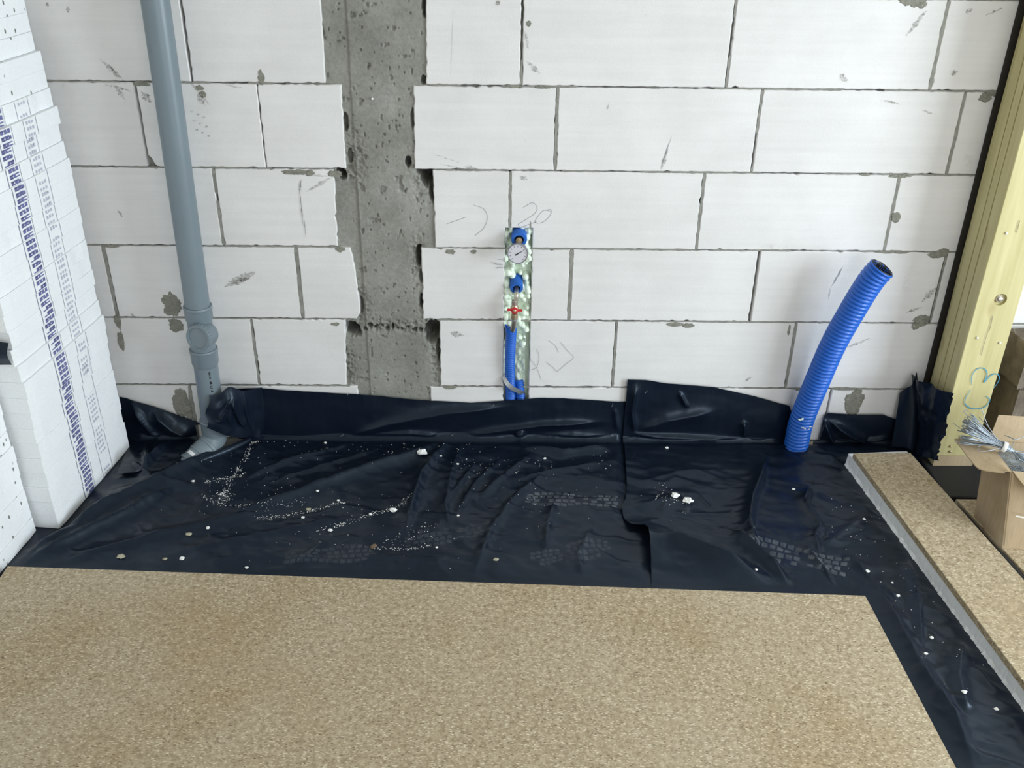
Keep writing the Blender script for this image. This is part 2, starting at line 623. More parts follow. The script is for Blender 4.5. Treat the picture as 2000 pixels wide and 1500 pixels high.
# ------------------------------------------------------------------ block wall
ZJ = [0.0, 0.213, 0.463, 0.713, 0.963, 1.213, 1.463, 1.713, 1.963, 2.213, 2.463, zc]
G = 0.0012                                     # half a bed joint
SL, SR = wl(985, 600)[0], wl(1036, 600)[0]     # chase for the pipes
ST = wl(1010, 446)[2]
X_END = 3.58


def zrow(k):
    return ZJ[k] + G, ZJ[k + 1] - G


# mortar behind the joints is the wall object itself
CL0, CL1 = -0.62, -0.13
wall_back = tag(mesh('wall_back', join(
    box(x0, CL0, 0.022, 0.24, 0, zc), box(SR + 0.004, x1, 0.022, 0.24, 0, zc),
    box(CL1, SL - 0.004, 0.022, 0.24, 0, zc), box(SL - 0.004, SR + 0.004, 0.022, 0.24, ST + 0.004, zc),
    box(SL - 0.004, SR + 0.004, 0.07, 0.24, 0, ST + 0.004),
    box(CL0, CL1, 0.17, 0.24, 0, zc)), M['mortar']), kind='structure')


def rough_poly(P, step=0.012, amp=0.0011, seed=0, chips=()):
    """resample a closed polygon and fray it slightly inwards; chips: (x, z, radius) bitten out"""
    P = np.asarray(P, float)
    n = len(P)
    out = []
    for i in range(n):
        a, b = P[i], P[(i + 1) % n]
        L = np.linalg.norm(b - a)
        k = max(1, int(L / step))
        for j in range(k):
            out.append(a + (b - a) * j / k)
    out = np.array(out)
    r = np.random.default_rng(seed)
    Q = inset(out, 1.0) - out
    Q /= np.linalg.norm(Q, axis=1)[:, None] + 1e-9
    d = np.abs(r.normal(0, amp, len(out)))
    m = r.random(len(out)) < 0.03
    d[m] += r.random(m.sum()) * 0.004
    out = out + Q * d[:, None]
    for cx, cz, cr_ in chips:
        v = out - np.array([cx, cz])
        l = np.linalg.norm(v, axis=1)
        k = l < cr_
        out[k] = np.array([cx, cz]) + v[k] / (l[k, None] + 1e-9) * cr_
    return out


def block(P, depth=0.165, seed=0, ch=0.0025, chips=(), yoff=0.0, amp=0.0011):
    """P ccw in (x,z) seen from the room"""
    O = rough_poly(P, seed=seed, chips=chips, amp=amp)
    I = inset(O, ch)
    n = len(O)
    ys = [(I, yoff), (O, yoff + ch), (O, depth)]
    V = np.concatenate([np.c_[R[:, 0], np.full(n, y), R[:, 1]] for R, y in ys])
    Fc = [tuple(range(n))]
    for k in range(2):
        for i in range(n):
            j = (i + 1) % n
            Fc.append((k * n + i, (k + 1) * n + i, (k + 1) * n + j, k * n + j))
    return mesh('block', (V, Fc), M['aac'], wall_back)


def rect(xa, xb, za, zb):
    return [(xa, za), (xb, za), (xb, zb), (xa, zb)]


def row(k, xs, vj=0.0025, chipmap={}, **kw):
    za, zb = zrow(k)
    for i in range(len(xs) - 1):
        block(rect(xs[i] + vj, xs[i + 1] - vj, za, zb), seed=k * 100 + i + kw.get('so', 0), chips=chipmap.get(i, ()), yoff=random.uniform(0, 0.0018))


def ed(pa, pb):
    """slanted edge measured as two photo points -> ((x,z),(x,z)) bottom, top"""
    return wl(*pa)[0], wl(*pb)[0]


def eblock(k, xl, xr, so=0, amp=0.0016, chips=()):
    """block with slanted (bottom, top) left/right ends"""
    za, zb = zrow(k)
    block([(xl[0], za), (xr[0], za), (xr[1], zb), (xl[1], zb)], seed=k * 100 + 50 + so, amp=amp, chips=chips, yoff=random.uniform(0, 0.0015))


v = 0.0025
# course 6 (top of frame) index 5 ; course numbers = index in ZJ
jx = wl(363, 78)[0]
row(5, [x0, -1.49, jx])
eblock(5, (jx + v, jx + v), (wl(636, 162)[0], wl(627, 2)[0]), 1)
eblock(5, (wl(831, 160)[0], wl(832, 2)[0]), (0.065 - v,) * 2, 2, chips=())
row(5, [0.065, 0.663, 1.262, 1.862, 2.46, 3.06, X_END], so=20)
# course 5
jx = -1.054
za5 = ZJ[4]
row(4, [x0, -1.65, jx], chipmap={})
jc = wl(511, 250)[0]
zz = zrow(4)
block([(jx + v + 0.02, zz[0]), (jc - 0.0006, zz[0]), (jc - 0.0006, zz[1]), (jx + v, zz[1]), (jx + v, zz[0] + 0.035), (jx + v + 0.008, zz[0] + 0.025)], seed=450)
eblock(4, (jc + 0.0006,) * 2, (wl(676, 330)[0], wl(667, 172)[0]), 3)
eblock(4, (wl(809, 333)[0], wl(807, 172)[0]), (0.172 - v,) * 2, 4)
row(4, [0.172, 0.771, 1.371, 1.97, 2.57, 3.17, X_END], so=20)
# course 4
jx = -0.863
row(3, [x0, -1.463, jx])
eblock(3, (jx + v,) * 2, (wl(660, 482)[0], wl(653, 336)[0]), 5)
xj = wl(996, 390)[0]
za, zb = zrow(3)
block([(wl(850, 487)[0], za), (SL, za), (SL, ST), (xj - v, ST), (xj - v, zb), (wl(845, 340)[0], zb)], seed=351)
block([(SR, za), (0.629 - v, za), (0.629 - v, zb), (xj + v, zb), (xj + v, ST), (SR, ST)], seed=352)
row(3, [0.629, 1.229, 1.83, 2.43, 3.03, X_END], so=20)
# course 3
row(2, [x0, -1.242, -0.637], vj=0.004)
za, zb = zrow(2)
xs_ = [wl(702, 622)[0], wl(703, 600)[0], wl(697, 545)[0], wl(690, 510)[0], wl(684, 490)[0]]
block([(-0.637 + 0.004, za), (xs_[0] - 0.01, za), (xs_[1], za + 0.02), (xs_[1], za + 0.05), (xs_[2], za + 0.135), (xs_[3], zb - 0.035), (xs_[4], zb), (-0.637 + 0.004, zb)], seed=253)
eblock(2, (wl(826, 625)[0], wl(822, 490)[0]), (SL, SL), 6)
eblock(2, (SR, SR), (0.235 - 0.004,) * 2, 7)
row(2, [0.235, 0.833, 1.433, 2.03, 2.63, 3.23, X_END], vj=0.0035, so=20)
# course 2
row(1, [x0, -1.41, -0.808])
eblock(1, (-0.808 + v,) * 2, (wl(677, 752)[0], wl(675, 630)[0]), 8)
eblock(1, (wl(860, 752)[0], wl(858, 631)[0]), (SL, SL), 9)
eblock(1, (SR, SR), (0.394 - v,) * 2, 10)
row(1, [0.394, 0.99, 1.59, 2.19, 2.79, 3.39, X_END], so=20)
# course 1 (behind the film)
jx = wl(372, 765)[0]
row(0, [x0, -1.6, jx])
eblock(0, (jx + v,) * 2, (wl(701, 765)[0], wl(699, 757)[0]), 11)
eblock(0, (wl(836, 775)[0], wl(840, 758)[0]), (SL, SL), 12)
eblock(0, (SR, SR), (0.55,) * 2, 13)
row(0, [0.552, 1.15, 1.75, 2.35, 2.95, X_END], so=20)
# courses above the frame
for k in range(6, 11):
    off = (k * 0.137) % 0.3
    cl, crr = (-0.50, -0.205) if k % 2 else (-0.45, -0.235)
    row(k, [x0, -1.6 + off, -1.0 + off, cl], so=60)
    row(k, [crr, 0.1 + off, 0.7 + off, 1.3 + off, 1.9 + off, 2.5 + off, 3.1 + off, X_END], so=70)

# --- concrete column cast between the toothed blocks
nx, nz = 220, 680
cx = np.linspace(CL0, CL1, nx)
cz = np.linspace(0.0, 1.50, nz)
CX, CZ = np.meshgrid(cx, cz)
CYd = 0.006 + 0.004 * (fbm(CX * 9, CZ * 9, 3) - 0.5) + 0.0015 * (fbm(CX * 60, CZ * 60, 5) - 0.5)
seam = np.interp(CZ, [wl(725, 770)[2], wl(700, 400)[2], wl(676, 0)[2]], [wl(725, 770)[0], wl(700, 400)[0], wl(676, 0)[0]])
CYd += np.where(CX < seam, 0.004, 0.0) - 0.0045 * np.exp(-((CX - seam) / 0.003) ** 2)
pits = fbm(CX * 95, CZ * 65, 9, 2)
CYd += 0.006 * np.clip((pits - 0.80) / 0.06, 0, 1)
pits = fbm(CX * 40, CZ * 30, 10, 4)
CYd += 0.007 * np.clip((pits - 0.755) / 0.05, 0, 1)
warp = 0.018 * (fbm(CX * 28, CZ * 28, 21) - 0.5) + 0.02 * (fbm(CX * 70, CZ * 70, 22, 3) - 0.5)


def cav(px, py, rx, rz, depth, soft=0.35):
    global CYd
    c = wl(px, py)
    d = np.sqrt(((CX - c[0]) / rx) ** 2 + ((CZ - c[2]) / rz) ** 2) + warp * 26
    k = np.clip((1.0 - d) / soft, 0, 1)
    CYd = np.maximum(CYd, 0.006 + depth * k * k * (3 - 2 * k))


for a in [(664, 342, .020, .022, .12), (838, 348, .026, .034, .13), (826, 334, .020, .016, .12), (797, 318, .010, .018, .06),
          (845, 372, .012, .05, .06), (688, 645, .034, .030, .13), (846, 650, .034, .046, .13), (860, 690, .015, .05, .05),
          (818, 505, .011, .04, .06), (824, 590, .010, .03, .05), (822, 540, .007, .03, .03), (830, 12, .010, .04, .05),
          (828, 158, .012, .015, .04), (674, 240, .009, .03, .035), (683, 305, .010, .03, .03), (703, 600, .012, .03, .03),
          (806, 230, .008, .04, .03)]:
    cav(*a)
# honeycombed pour line between two lifts
for i in range(14):
    px = 712 + i * 9.2 + random.uniform(-3, 3)
    cav(px, 641 + random.uniform(-4, 4) + (i / 14) * 4, random.uniform(.005, .010), random.uniform(.006, .012), random.uniform(.02, .05), 0.5)
roughm = np.zeros_like(CX)
for px, py, rx, rz in [(700, 600, .03, .07), (838, 620, .03, .10), (830, 335, .04, .07), (690, 310, .03, .07), (780, 640, .12, .02), (855, 700, .025, .08), (680, 720, .02, .08), (815, 500, .02, .06)]:
    c = wl(px, py)
    roughm = np.maximum(roughm, np.exp(-(((CX - c[0]) / rx) ** 2 + ((CZ - c[2]) / rz) ** 2)))
CYd += roughm * 0.030 * np.abs(fbm(CX * 55, CZ * 55, 31, 4) - 0.5) * 2
V = np.c_[CX.ravel(), CYd.ravel(), CZ.ravel()]
column = mesh('concrete_column', (V, grid_faces(nx, nz)), M['concrete'], wall_back, smooth=True)
column['label'] = 'rough grey concrete column cast between the toothed block ends'
mesh('concrete_column', box(CL0 + 0.1, CL1 - 0.1, 0.008, 0.03, 1.50, zc), M['concrete'], wall_back)
nub = wl(727, 194)
mesh('tie_stub', lathe((nub[0], 0.006, nub[2]), (0, -1, 0.25), [(0, .0035), (.006, .0035), (.008, .002)], 10), M['crumb'], wall_back, True)


# --- mortar squeezed into and over the joints
def wob_line(a, b, wbase, seed, skip=0.25, y=0.0010):
    """broken wobbling mortar strip from a to b in (x,z)"""
    r = np.random.default_rng(seed)
    a, b = np.array(a, float), np.array(b, float)
    L = np.linalg.norm(b - a)
    n = max(6, int(L / 0.006))
    t = np.linspace(0, 1, n)
    P = a + (b - a) * t[:, None]
    w = wbase * (0.35 + 1.3 * fbm(t * L * 18 + seed, t * 0 + seed, seed, 4))
    keep = vnoise(t * L * 9 + seed * 3.1, t * 0 + 0.5, seed) > skip
    P = P + (r.random((n, 2)) - 0.5) * 0.0012
    out = []
    i = 0
    while i < n:
        if keep[i]:
            j = i
            while j + 1 < n and keep[j + 1]:
                j += 1
            if j - i >= 2:
                ww = w[i:j + 1].copy()
                ww[0] = ww[-1] = 0.0006
                out.append(ribbon_wall(P[i:j + 1], ww, y))
            i = j + 1
        else:
            i += 1
    return out


beds = []
for k in range(1, 7):
    z = ZJ[k]
    xa = x0
    parts = wob_line((x0, z), (-0.50, z), 0.0046, k * 7 + 1, 0.40) + wob_line((-0.2, z), (2.2, z), 0.0046, k * 7 + 2, 0.40)
    mesh('mortar_bed', join(*parts), M['mortar'], wall_back)
for (x, k, w, sk) in [(0.065, 5, .007, .3), (0.663, 5, .008, .3), (1.262, 5, .014, .1), (-.889, 5, .003, .6), (0.172, 4, .008, .2), (0.771, 4, .006, .3),
                      (1.371, 4, .012, .15), (-1.054, 4, .004, .5), (xj, 3, .010, .2), (0.629, 3, .007, .3), (1.229, 3, .010, .2), (-.863, 3, .010, .2),
                      (-1.242, 2, .014, .1), (-.637, 2, .013, .1), (0.235, 2, .014, .08), (0.833, 2, .006, .4), (1.433, 2, .006, .3), (-.808, 1, .008, .3),
                      (0.394, 1, .007, .4), (0.99, 1, .010, .2), (jx, 0, .02, .0)]:
    z0_, z1_ = zrow(k)
    if k == 3 and x == xj:
        z0_ = ST
    ps = wob_line((x, z0_), (x, z1_), w * .85, int(abs(x) * 1000) + k, sk)
    if ps:
        mesh('mortar_joint', join(*ps), M['mortar'], wall_back)


def smear(px, py, rw, rh, seed, mat='smear', y=-0.0007, rot=0.0):
    """irregular thin pat of mortar, sizes in photo pixels at the wall"""
    c = wl(px, py)
    s = 1 / 590.0
    r = np.random.default_rng(seed)
    n = 84
    y = y - (seed % 9) * 0.00008
    a = np.linspace(0, 2 * math.pi, n, endpoint=False)
    rad = 0.55 + 0.80 * fbm(np.cos(a) * 1.9 + seed * 1.7, np.sin(a) * 1.9, seed, 4) + r.normal(0, 0.03, n)
    ex, ez = rw * s * np.cos(a) * rad, rh * s * np.sin(a) * rad
    X = c[0] + ex * math.cos(rot) - ez * math.sin(rot)
    Z = c[2] + ex * math.sin(rot) + ez * math.cos(rot)
    V = np.concatenate([np.c_[X, np.full(n, 0.0012), Z], np.c_[c[0] + (X - c[0]) * .86, np.full(n, y), c[2] + (Z - c[2]) * .86]])
    Fc = [(i, (i + 1) % n, n + (i + 1) % n, n + i) for i in range(n)]
    Fc = [f[::-1] for f in Fc]
    Fc.append(tuple(range(n, 2 * n)))
    mesh('mortar_smear', (V, Fc), M[mat], wall_back)


for i, a in enumerate([(336, 598, 19, 27), (345, 635, 14, 16), (352, 785, 17, 36), (368, 800, 8, 30), (1670, 785, 22, 30), (1800, 626, 17, 15), (1788, 636, 9, 9),
                       (1832, 497, 20, 8), (1843, 492, 12, 9), (1570, 760, 26, 4), (1650, 759, 30, 4), (580, 337, 26, 5), (605, 338, 10, 6),
                       (880, 492, 10, 5), (878, 757, 14, 5), (655, 633, 9, 4), (277, 163, 16, 6), (390, 172, 8, 5), (396, 184, 7, 6), (230, 628, 6, 18),
                       (236, 665, 6, 22), (1000, 168, 18, 3), (1780, 3, 20, 9), (1800, 8, 10, 8), (1745, 492, 34, 4), (1757, 344, 22, 4), (1690, 341, 10, 3),
                       (1320, 634, 20, 4), (1345, 636, 12, 5), (1541, 645, 3, 12), (1060, 170, 14, 3), (1925, 190, 12, 8), (1940, 182, 14, 6), (215, 480, 16, 4),
                       (510, 152, 6, 12), (655, 340, 14, 7), (665, 487, 10, 6), (1750, 425, 10, 12), (925, 492, 6, 4), (1033, 46, 4, 5)]):
    smear(*a, seed=40 + i)
# old brushed stains: narrow scratches of mortar
for i, (pa, pb, w) in enumerate([((588, 350), (585, 380), .004), ((586, 375), (592, 440), .003), ((593, 420), (598, 465), .002), ((1647, 520), (1624, 560), .004), ((1622, 562), (1618, 585), .0015),
                                 ((1290, 330), (1312, 265), .002), ((880, 150), (885, 20), .0005), ((960, 515), (985, 518), .002), ((968, 505), (984, 508), .0012)]):
    a, b = wl(*pa), wl(*pb)
    t = np.linspace(0, 1, 14)
    P = np.c_[a[0] + (b[0] - a[0]) * t + RNG.normal(0, .0006, 14), a[2] + (b[2] - a[2]) * t]
    W = w * np.sin(np.pi * np.clip(t, .02, .98)) * (0.5 + RNG.random(14))
    mesh('scratch_mark', ribbon_wall(P, W, -0.0011), M['pencil'], wall_back)


def mat_scuff():
    m, nt, b = new_mat('grey_scuff')
    b.inputs['Base Color'].default_value = (0.26, 0.25, 0.22, 1)
    b.inputs['Roughness'].default_value = 0.95
    a = ramp(nt, noise(nt, coords(nt), 170, 5, 0.8), [(0.40, (0, 0, 0)), (0.66, (0.75, 0.75, 0.75))])
    nt.links.new(a, b.inputs['Alpha'])
    return m


M['scuff'] = mat_scuff()


def scuff(pa, pb, w, seed):
    r = np.random.default_rng(seed)
    a, b = wl(*pa), wl(*pb)
    t = np.linspace(0, 1, 16)
    P = np.c_[a[0] + (b[0] - a[0]) * t, a[2] + (b[2] - a[2]) * t] + r.normal(0, .0008, (16, 2))
    mesh('scuff_mark', ribbon_wall(P, w * np.sin(np.pi * np.clip(t, .04, .96)) * (.5 + r.random(16)), -0.0012), M['scuff'], wall_back)


for i, (pa, pb, w) in enumerate([((195, 115), (245, 160), .012), ((212, 125), (228, 150), .008), ((222, 165), (245, 195), .010), ((205, 165), (258, 178), .006), ((275, 178), (296, 200), .016),
                                 ((372, 160), (410, 205), .012), ((385, 185), (400, 205), .018), ((90, 5), (95, 12), .008), ((131, 12), (134, 25), .008), ((440, 165), (475, 172), .006),
                                 ((598, 375), (650, 345), .010), ((560, 335), (640, 345), .010), ((905, 325), (935, 330), .012), ((845, 300), (905, 320), .002), ((1030, 120), (1055, 145), .012), ((1025, 60), (1032, 95), .008),
                                 ((970, 0), (975, 10), .012), ((1255, 170), (1300, 172), .008), ((1305, 290), (1290, 335), .010), ((1640, 145), (1655, 160), .016), ((1720, 195), (1760, 205), .006), ((1800, 215), (1820, 222), .006),
                                 ((1885, 25), (1900, 15), .012), ((1925, 30), (1960, 15), .006), ((1855, 145), (1870, 140), .014), ((1800, 590), (1830, 560), .020), ((1770, 610), (1800, 600), .012), ((1650, 680), (1700, 660), .008),
                                 ((440, 560), (500, 530), .030), ((455, 555), (490, 540), .020), ((880, 650), (905, 655), .020), ((980, 515), (958, 512), .006), ((985, 522), (965, 523), .006), ((1455, 745), (1468, 735), .008),
                                 ((230, 410), (240, 425), .006), ((255, 610), (265, 622), .008), ((1015, 345), (1030, 350), .012), ((860, 320), (920, 333), .004), ((1770, 70), (1810, 20), .012), ((1190, 200), (1185, 215), .004)]):
    scuff(pa, pb, w, 600 + i)


# pencil scribbles on the blocks
def pencil(pts, w=0.0011, n=40):
    P = smooth_path([wl(*q) for q in pts], n)
    mesh('pencil_mark', ribbon_wall(P[:, [0, 2]], w, -0.0012), M['pencil'], wall_back)


pencil([(873, 437), (890, 431), (910, 424)])
pencil([(925, 400), (945, 408), (952, 425), (945, 445), (928, 460)])
pencil([(1022, 405), (1040, 396), (1049, 405), (1043, 418), (1012, 438)])
pencil([(1012, 438), (1018, 443), (1048, 433)])
pencil([(1075, 412), (1060, 412), (1045, 433), (1060, 434), (1075, 420), (1076, 409), (1068, 410)])
pencil([(1095, 668), (1108, 684), (1120, 698), (1104, 712), (1088, 726)])
pencil([(1088, 726), (1080, 717), (1068, 708)])
pencil([(1072, 665), (1085, 675), (1091, 688)])
pencil([(1048, 682), (1053, 695), (1050, 715)])
pencil([(1033, 698), (1043, 710), (1050, 722), (1057, 741)])
pencil([(1033, 723), (1042, 721), (1048, 717)])

# stamped date on the block by the pipe
for i in range(9):
    px, py = 372 + (i % 3) * 10 + i * 1.6, 217 + i * 6
    c = wl(px, py)
    mesh('stamp_mark', ribbon_wall([(c[0], c[2]), (c[0] + .004, c[2] - .001), (c[0] + .008, c[2] + .001)], 0.005, -0.0011), M['scuff'], wall_back)

# ------------------------------------------------------------------ foam in the chase
nu, nvv = 46, 380
fx = np.linspace(SL - 0.001, SR + 0.001, nu)
fz = np.linspace(0.0, ST + 0.002, nvv)
FX, FZ = np.meshgrid(fx, fz)
FY = 0.050 - 0.026 * fbm(FX * 38, FZ * 38, 51, 3) + 0.02 * (fbm(FX * 12, FZ * 9, 52, 2) - 0.5)
# lumps
for i in range(120):
    lx = random.choice([random.uniform(SL, SL + .028), random.uniform(SR - .035, SR)]) if random.random() < .75 else random.uniform(SL, SR)
    lz = random.uniform(0.36, ST)
    rr = random.uniform(.006, .014)
    d2 = ((FX - lx) / rr) ** 2 + ((FZ - lz) / (rr * 1.1)) ** 2
    FY = np.minimum(FY, np.where(d2 < 1, 0.018 - rr * 1.6 * np.sqrt(np.clip(1 - d2, 0, 1)), 1))
for i in range(40):
    lx = random.uniform(SR - .04, SR - 0.012)
    lz = random.uniform(0.10, 0.40)
    rr = random.uniform(.005, .011)
    d2 = ((FX - lx) / rr) ** 2 + ((FZ - lz) / (rr * 1.5)) ** 2
    FY = np.minimum(FY, np.where(d2 < 1, 0.034 - rr * 1.5 * np.sqrt(np.clip(1 - d2, 0, 1)), 1))
FY = np.where((FX > SR - 0.012) & (FZ < 0.42), np.maximum(FY, 0.045), FY)
foam = mesh('foam_filling', (np.c_[FX.ravel(), FY.ravel(), FZ.ravel()], grid_faces(nu, nvv)), M['foam'], wall_back, True)
foam['label'] = 'pale green expanding foam bulging in the pipe chase'
# dry crack above the chase
c = wl(1036, 440)
mesh('scratch_mark', ribbon_wall([(c[0], c[2] - .012), (c[0] + .0005, c[2]), (c[0] + .001, c[2] + .014)], [.005, .004, .0006], -0.001), M['mortar'], wall_back)

# ------------------------------------------------------------------ film on floor and wall
def pxpoly(pts, onwall=False):
    return np.array([(wl(*p)[[0, 2]] if onwall else fl(*p)[:2]) for p in pts])


def ridge(X, Y, pts, amp, w1, w2, endtaper=0.25):
    """raised fold along a polyline; w1/w2 = widths on its left / right side"""
    pts = np.asarray(pts, float)
    best = np.full(X.shape, 1e9)
    side = np.zeros_like(X)
    prm = np.zeros_like(X)
    seg = np.linalg.norm(np.diff(pts, axis=0), axis=1)
    L = seg.sum()
    acc = 0.0
    for i in range(len(pts) - 1):
        a, b = pts[i], pts[i + 1]
        d = b - a
        t = np.clip(((X - a[0]) * d[0] + (Y - a[1]) * d[1]) / (d @ d), 0, 1)
        qx, qy = X - (a[0] + d[0] * t), Y - (a[1] + d[1] * t)
        dist = np.hypot(qx, qy)
        cr_ = d[0] * qy - d[1] * qx
        m = dist < best
        best = np.where(m, dist, best)
        side = np.where(m, cr_, side)
        prm = np.where(m, (acc + t * seg[i]) / L, prm)
        acc += seg[i]
    w = np.where(side > 0, w1, w2)
    tp = np.clip(np.minimum(prm, 1 - prm) / endtaper, 0, 1)
    tp = 0.12 + 0.88 * tp * tp * (3 - 2 * tp)
    return amp * np.exp(-(best / w) ** 1.15) * tp


FLOOR_RIDGES_L = [
    ([(883, 852), (820, 892), (700, 932), (560, 982), (400, 1030)], .016, .025, .05),
    ([(884, 858), (850, 900), (825, 935), (810, 980), (790, 1050)], .016, .014, .022),
    ([(480, 868), (400, 905), (330, 938), (210, 995), (60, 1085), (20, 1108)], .020, .04, .05),
    ([(350, 950), (250, 1015), (120, 1075), (45, 1105)], .018, .02, .03),
    ([(560, 1000), (330, 1050), (100, 1108)], .012, .02, .04),
    ([(720, 1010), (520, 1050), (300, 1095)], .007, .02, .03),
    ([(700, 870), (560, 905), (460, 950)], .006, .012, .02),
    ([(760, 880), (600, 925), (520, 950)], .006, .010, .016),
    ([(780, 900), (650, 950), (560, 975)], .006, .010, .014),
    ([(905, 860), (885, 920), (870, 990), (880, 1040)], .006, .010, .016),
    ([(940, 900), (890, 960), (860, 1000)], .005, .008, .012),
    ([(985, 895), (930, 950), (890, 1010)], .006, .008, .014),
    ([(1040, 890), (985, 935), (930, 985)], .007, .010, .016),
    ([(1075, 920), (1000, 985), (960, 1040), (925, 1130)], .010, .012, .02),
    ([(1085, 985), (1070, 1030), (1065, 1085)], .010, .016, .02),
    ([(1200, 880), (1100, 890), (1010, 880)], .012, .016, .022),
    ([(1190, 905), (1080, 925), (1000, 945)], .006, .014, .02),
    ([(1160, 1030), (1130, 1090), (1140, 1140)], .006, .014, .02),
    ([(640, 1060), (600, 1090), (560, 1110)], .005, .03, .03),
    ([(250, 900), (300, 945), (400, 960)], .012, .025, .025),
]
FLOOR_RIDGES_R = [
    ([(1495, 900), (1484, 950), (1468, 990), (1462, 1040), (1475, 1090), (1492, 1115)], .024, .010, .030),
    ([(1268, 1052), (1340, 1082), (1410, 1110), (1480, 1140), (1560, 1168)], .036, .030, .05),
    ([(1420, 1040), (1470, 1085), (1520, 1130), (1565, 1165)], .024, .016, .025),
    ([(1495, 1100), (1530, 1135), (1560, 1165)], .018, .010, .014),
    ([(1583, 955), (1570, 985), (1592, 1025), (1610, 1060)], .014, .010, .022),
    ([(1604, 1030), (1590, 1060), (1600, 1090)], .012, .012, .02),
    ([(1560, 1060), (1600, 1110), (1640, 1160)], .008, .006, .006),
    ([(1640, 1085), (1690, 1130), (1760, 1190)], .012, .014, .02),
    ([(1695, 1130), (1745, 1215), (1800, 1320), (1860, 1410), (1900, 1500)], .020, .020, .035),
    ([(1770, 1090), (1790, 1160), (1795, 1230), (1800, 1290)], .010, .006, .02),
    ([(1880, 1250), (1870, 1330), (1890, 1420)], .010, .02, .03),
    ([(1690, 1010), (1640, 1050), (1600, 1080)], .008, .02, .02),
    ([(1550, 895), (1610, 900), (1655, 910)], .010, .02, .02),
    ([(1235, 1000), (1300, 985), (1290, 1020)], .007, .03, .03),
    ([(1360, 970), (1390, 1000)], .004, .006, .006),
    ([(1300, 1010), (1360, 1012), (1430, 1010)], .004, .006, .01),
    ([(1240, 950), (1320, 930), (1420, 925)], .005, .03, .03),
]
LIFT = fl(1256, 1068)       # curled-up torn edge of the upper sheet
BOARD_Y = -0.735


edge = np.array([fl(*p)[:2] for p in [(1219, 868), (1221, 900), (1224, 950), (1222, 978), (1214, 995), (1217, 1012), (1226, 1030), (1243, 1041), (1258, 1041), (1264, 1058), (1268, 1085), (1271, 1110), (1272, 1146), (1280, 1250)]])
ey, ex = edge[::-1, 1], edge[::-1, 0]
xl_w = wl(1220, 800)[0]


def xl_R(y):
    if y > edge[0, 1]:
        return float(np.interp(y, [edge[0, 1], 0.0], [edge[0, 0], xl_w]))
    return float(np.interp(y, ey, ex)) + 0.003 * float(fbm(np.array([y * 60]), np.array([0.5]), 5, 3)[0] - 0.5)


def xl_Rv(Y):
    return np.interp(Y, np.r_[ey, 0.0], np.r_[ex, xl_w])


def film_height(X, Y, which):
    rid = FLOOR_RIDGES_L if which == 'L' else FLOOR_RIDGES_R
    h = np.zeros_like(X)
    for pts, a, w1, w2 in rid:
        q = ridge(X, Y, pxpoly(pts), a * 1.75, w1 * .8, w2 * .8)
        h = np.maximum(h, q) + 0.25 * np.minimum(h, q)
    n1 = fbm(X * 5 + 3, Y * 7, 61 if which == 'L' else 71, 3)
    n2 = 1 - np.abs(2 * fbm(X * 8 + 0.6 * Y * 8, Y * 13 + 5, 62 if which == 'L' else 72, 3) - 1)
    h = h + 0.010 * n1 + 0.007 * np.clip(n2 - 0.55, 0, 1) * 2
    # flattened where the loose board and the edge strip weigh it down
    lim = BOARD_Y - 0.048 * (X + 1.39) / 2.4
    m1 = np.clip((Y - lim) / 0.07, 0, 1)
    m1 = np.where(X > 1.10, 1.0, np.where(X > 1.02, np.maximum(m1, (X - 1.02) / 0.08), m1))
    sx = 1.19 + (-0.15 - Y) * 0.085
    m2 = np.clip((sx - X) / 0.05, 0, 1)
    m2 = np.where(Y > -0.13, 1.0, m2)
    # flat under the polystyrene stacks, and the lower sheet flat under the upper one
    foot = np.interp(Y, [-1.2, -0.62, -0.535, 0.0], [-1.446, -1.383, -1.306, -1.248])
    m3 = np.clip((X - foot) / 0.05, 0, 1)
    if which == 'L':
        m3 = m3 * np.clip((xl_Rv(Y) - X) / 0.03, 0, 1)
    base = 0.002 if which == 'L' else 0.0045
    hh = base + h * m1 * m2 * m3
    if which == 'R':
        d2 = ((X - LIFT[0]) / 0.055) ** 2 + ((Y - LIFT[1]) / 0.075) ** 2
        hh = hh + 0.040 * np.exp(-d2) * m1
    return hh


def in_poly(X, Y, P):
    P = np.asarray(P)
    ins = np.zeros(X.shape, bool)
    j = len(P) - 1
    for i in range(len(P)):
        xi, yi, xj_, yj = P[i, 0], P[i, 1], P[j, 0], P[j, 1]
        c_ = ((yi > Y) != (yj > Y)) & (X < (xj_ - xi) * (Y - yi) / (yj - yi + 1e-12) + xi)
        ins ^= c_
        j = i
    return ins


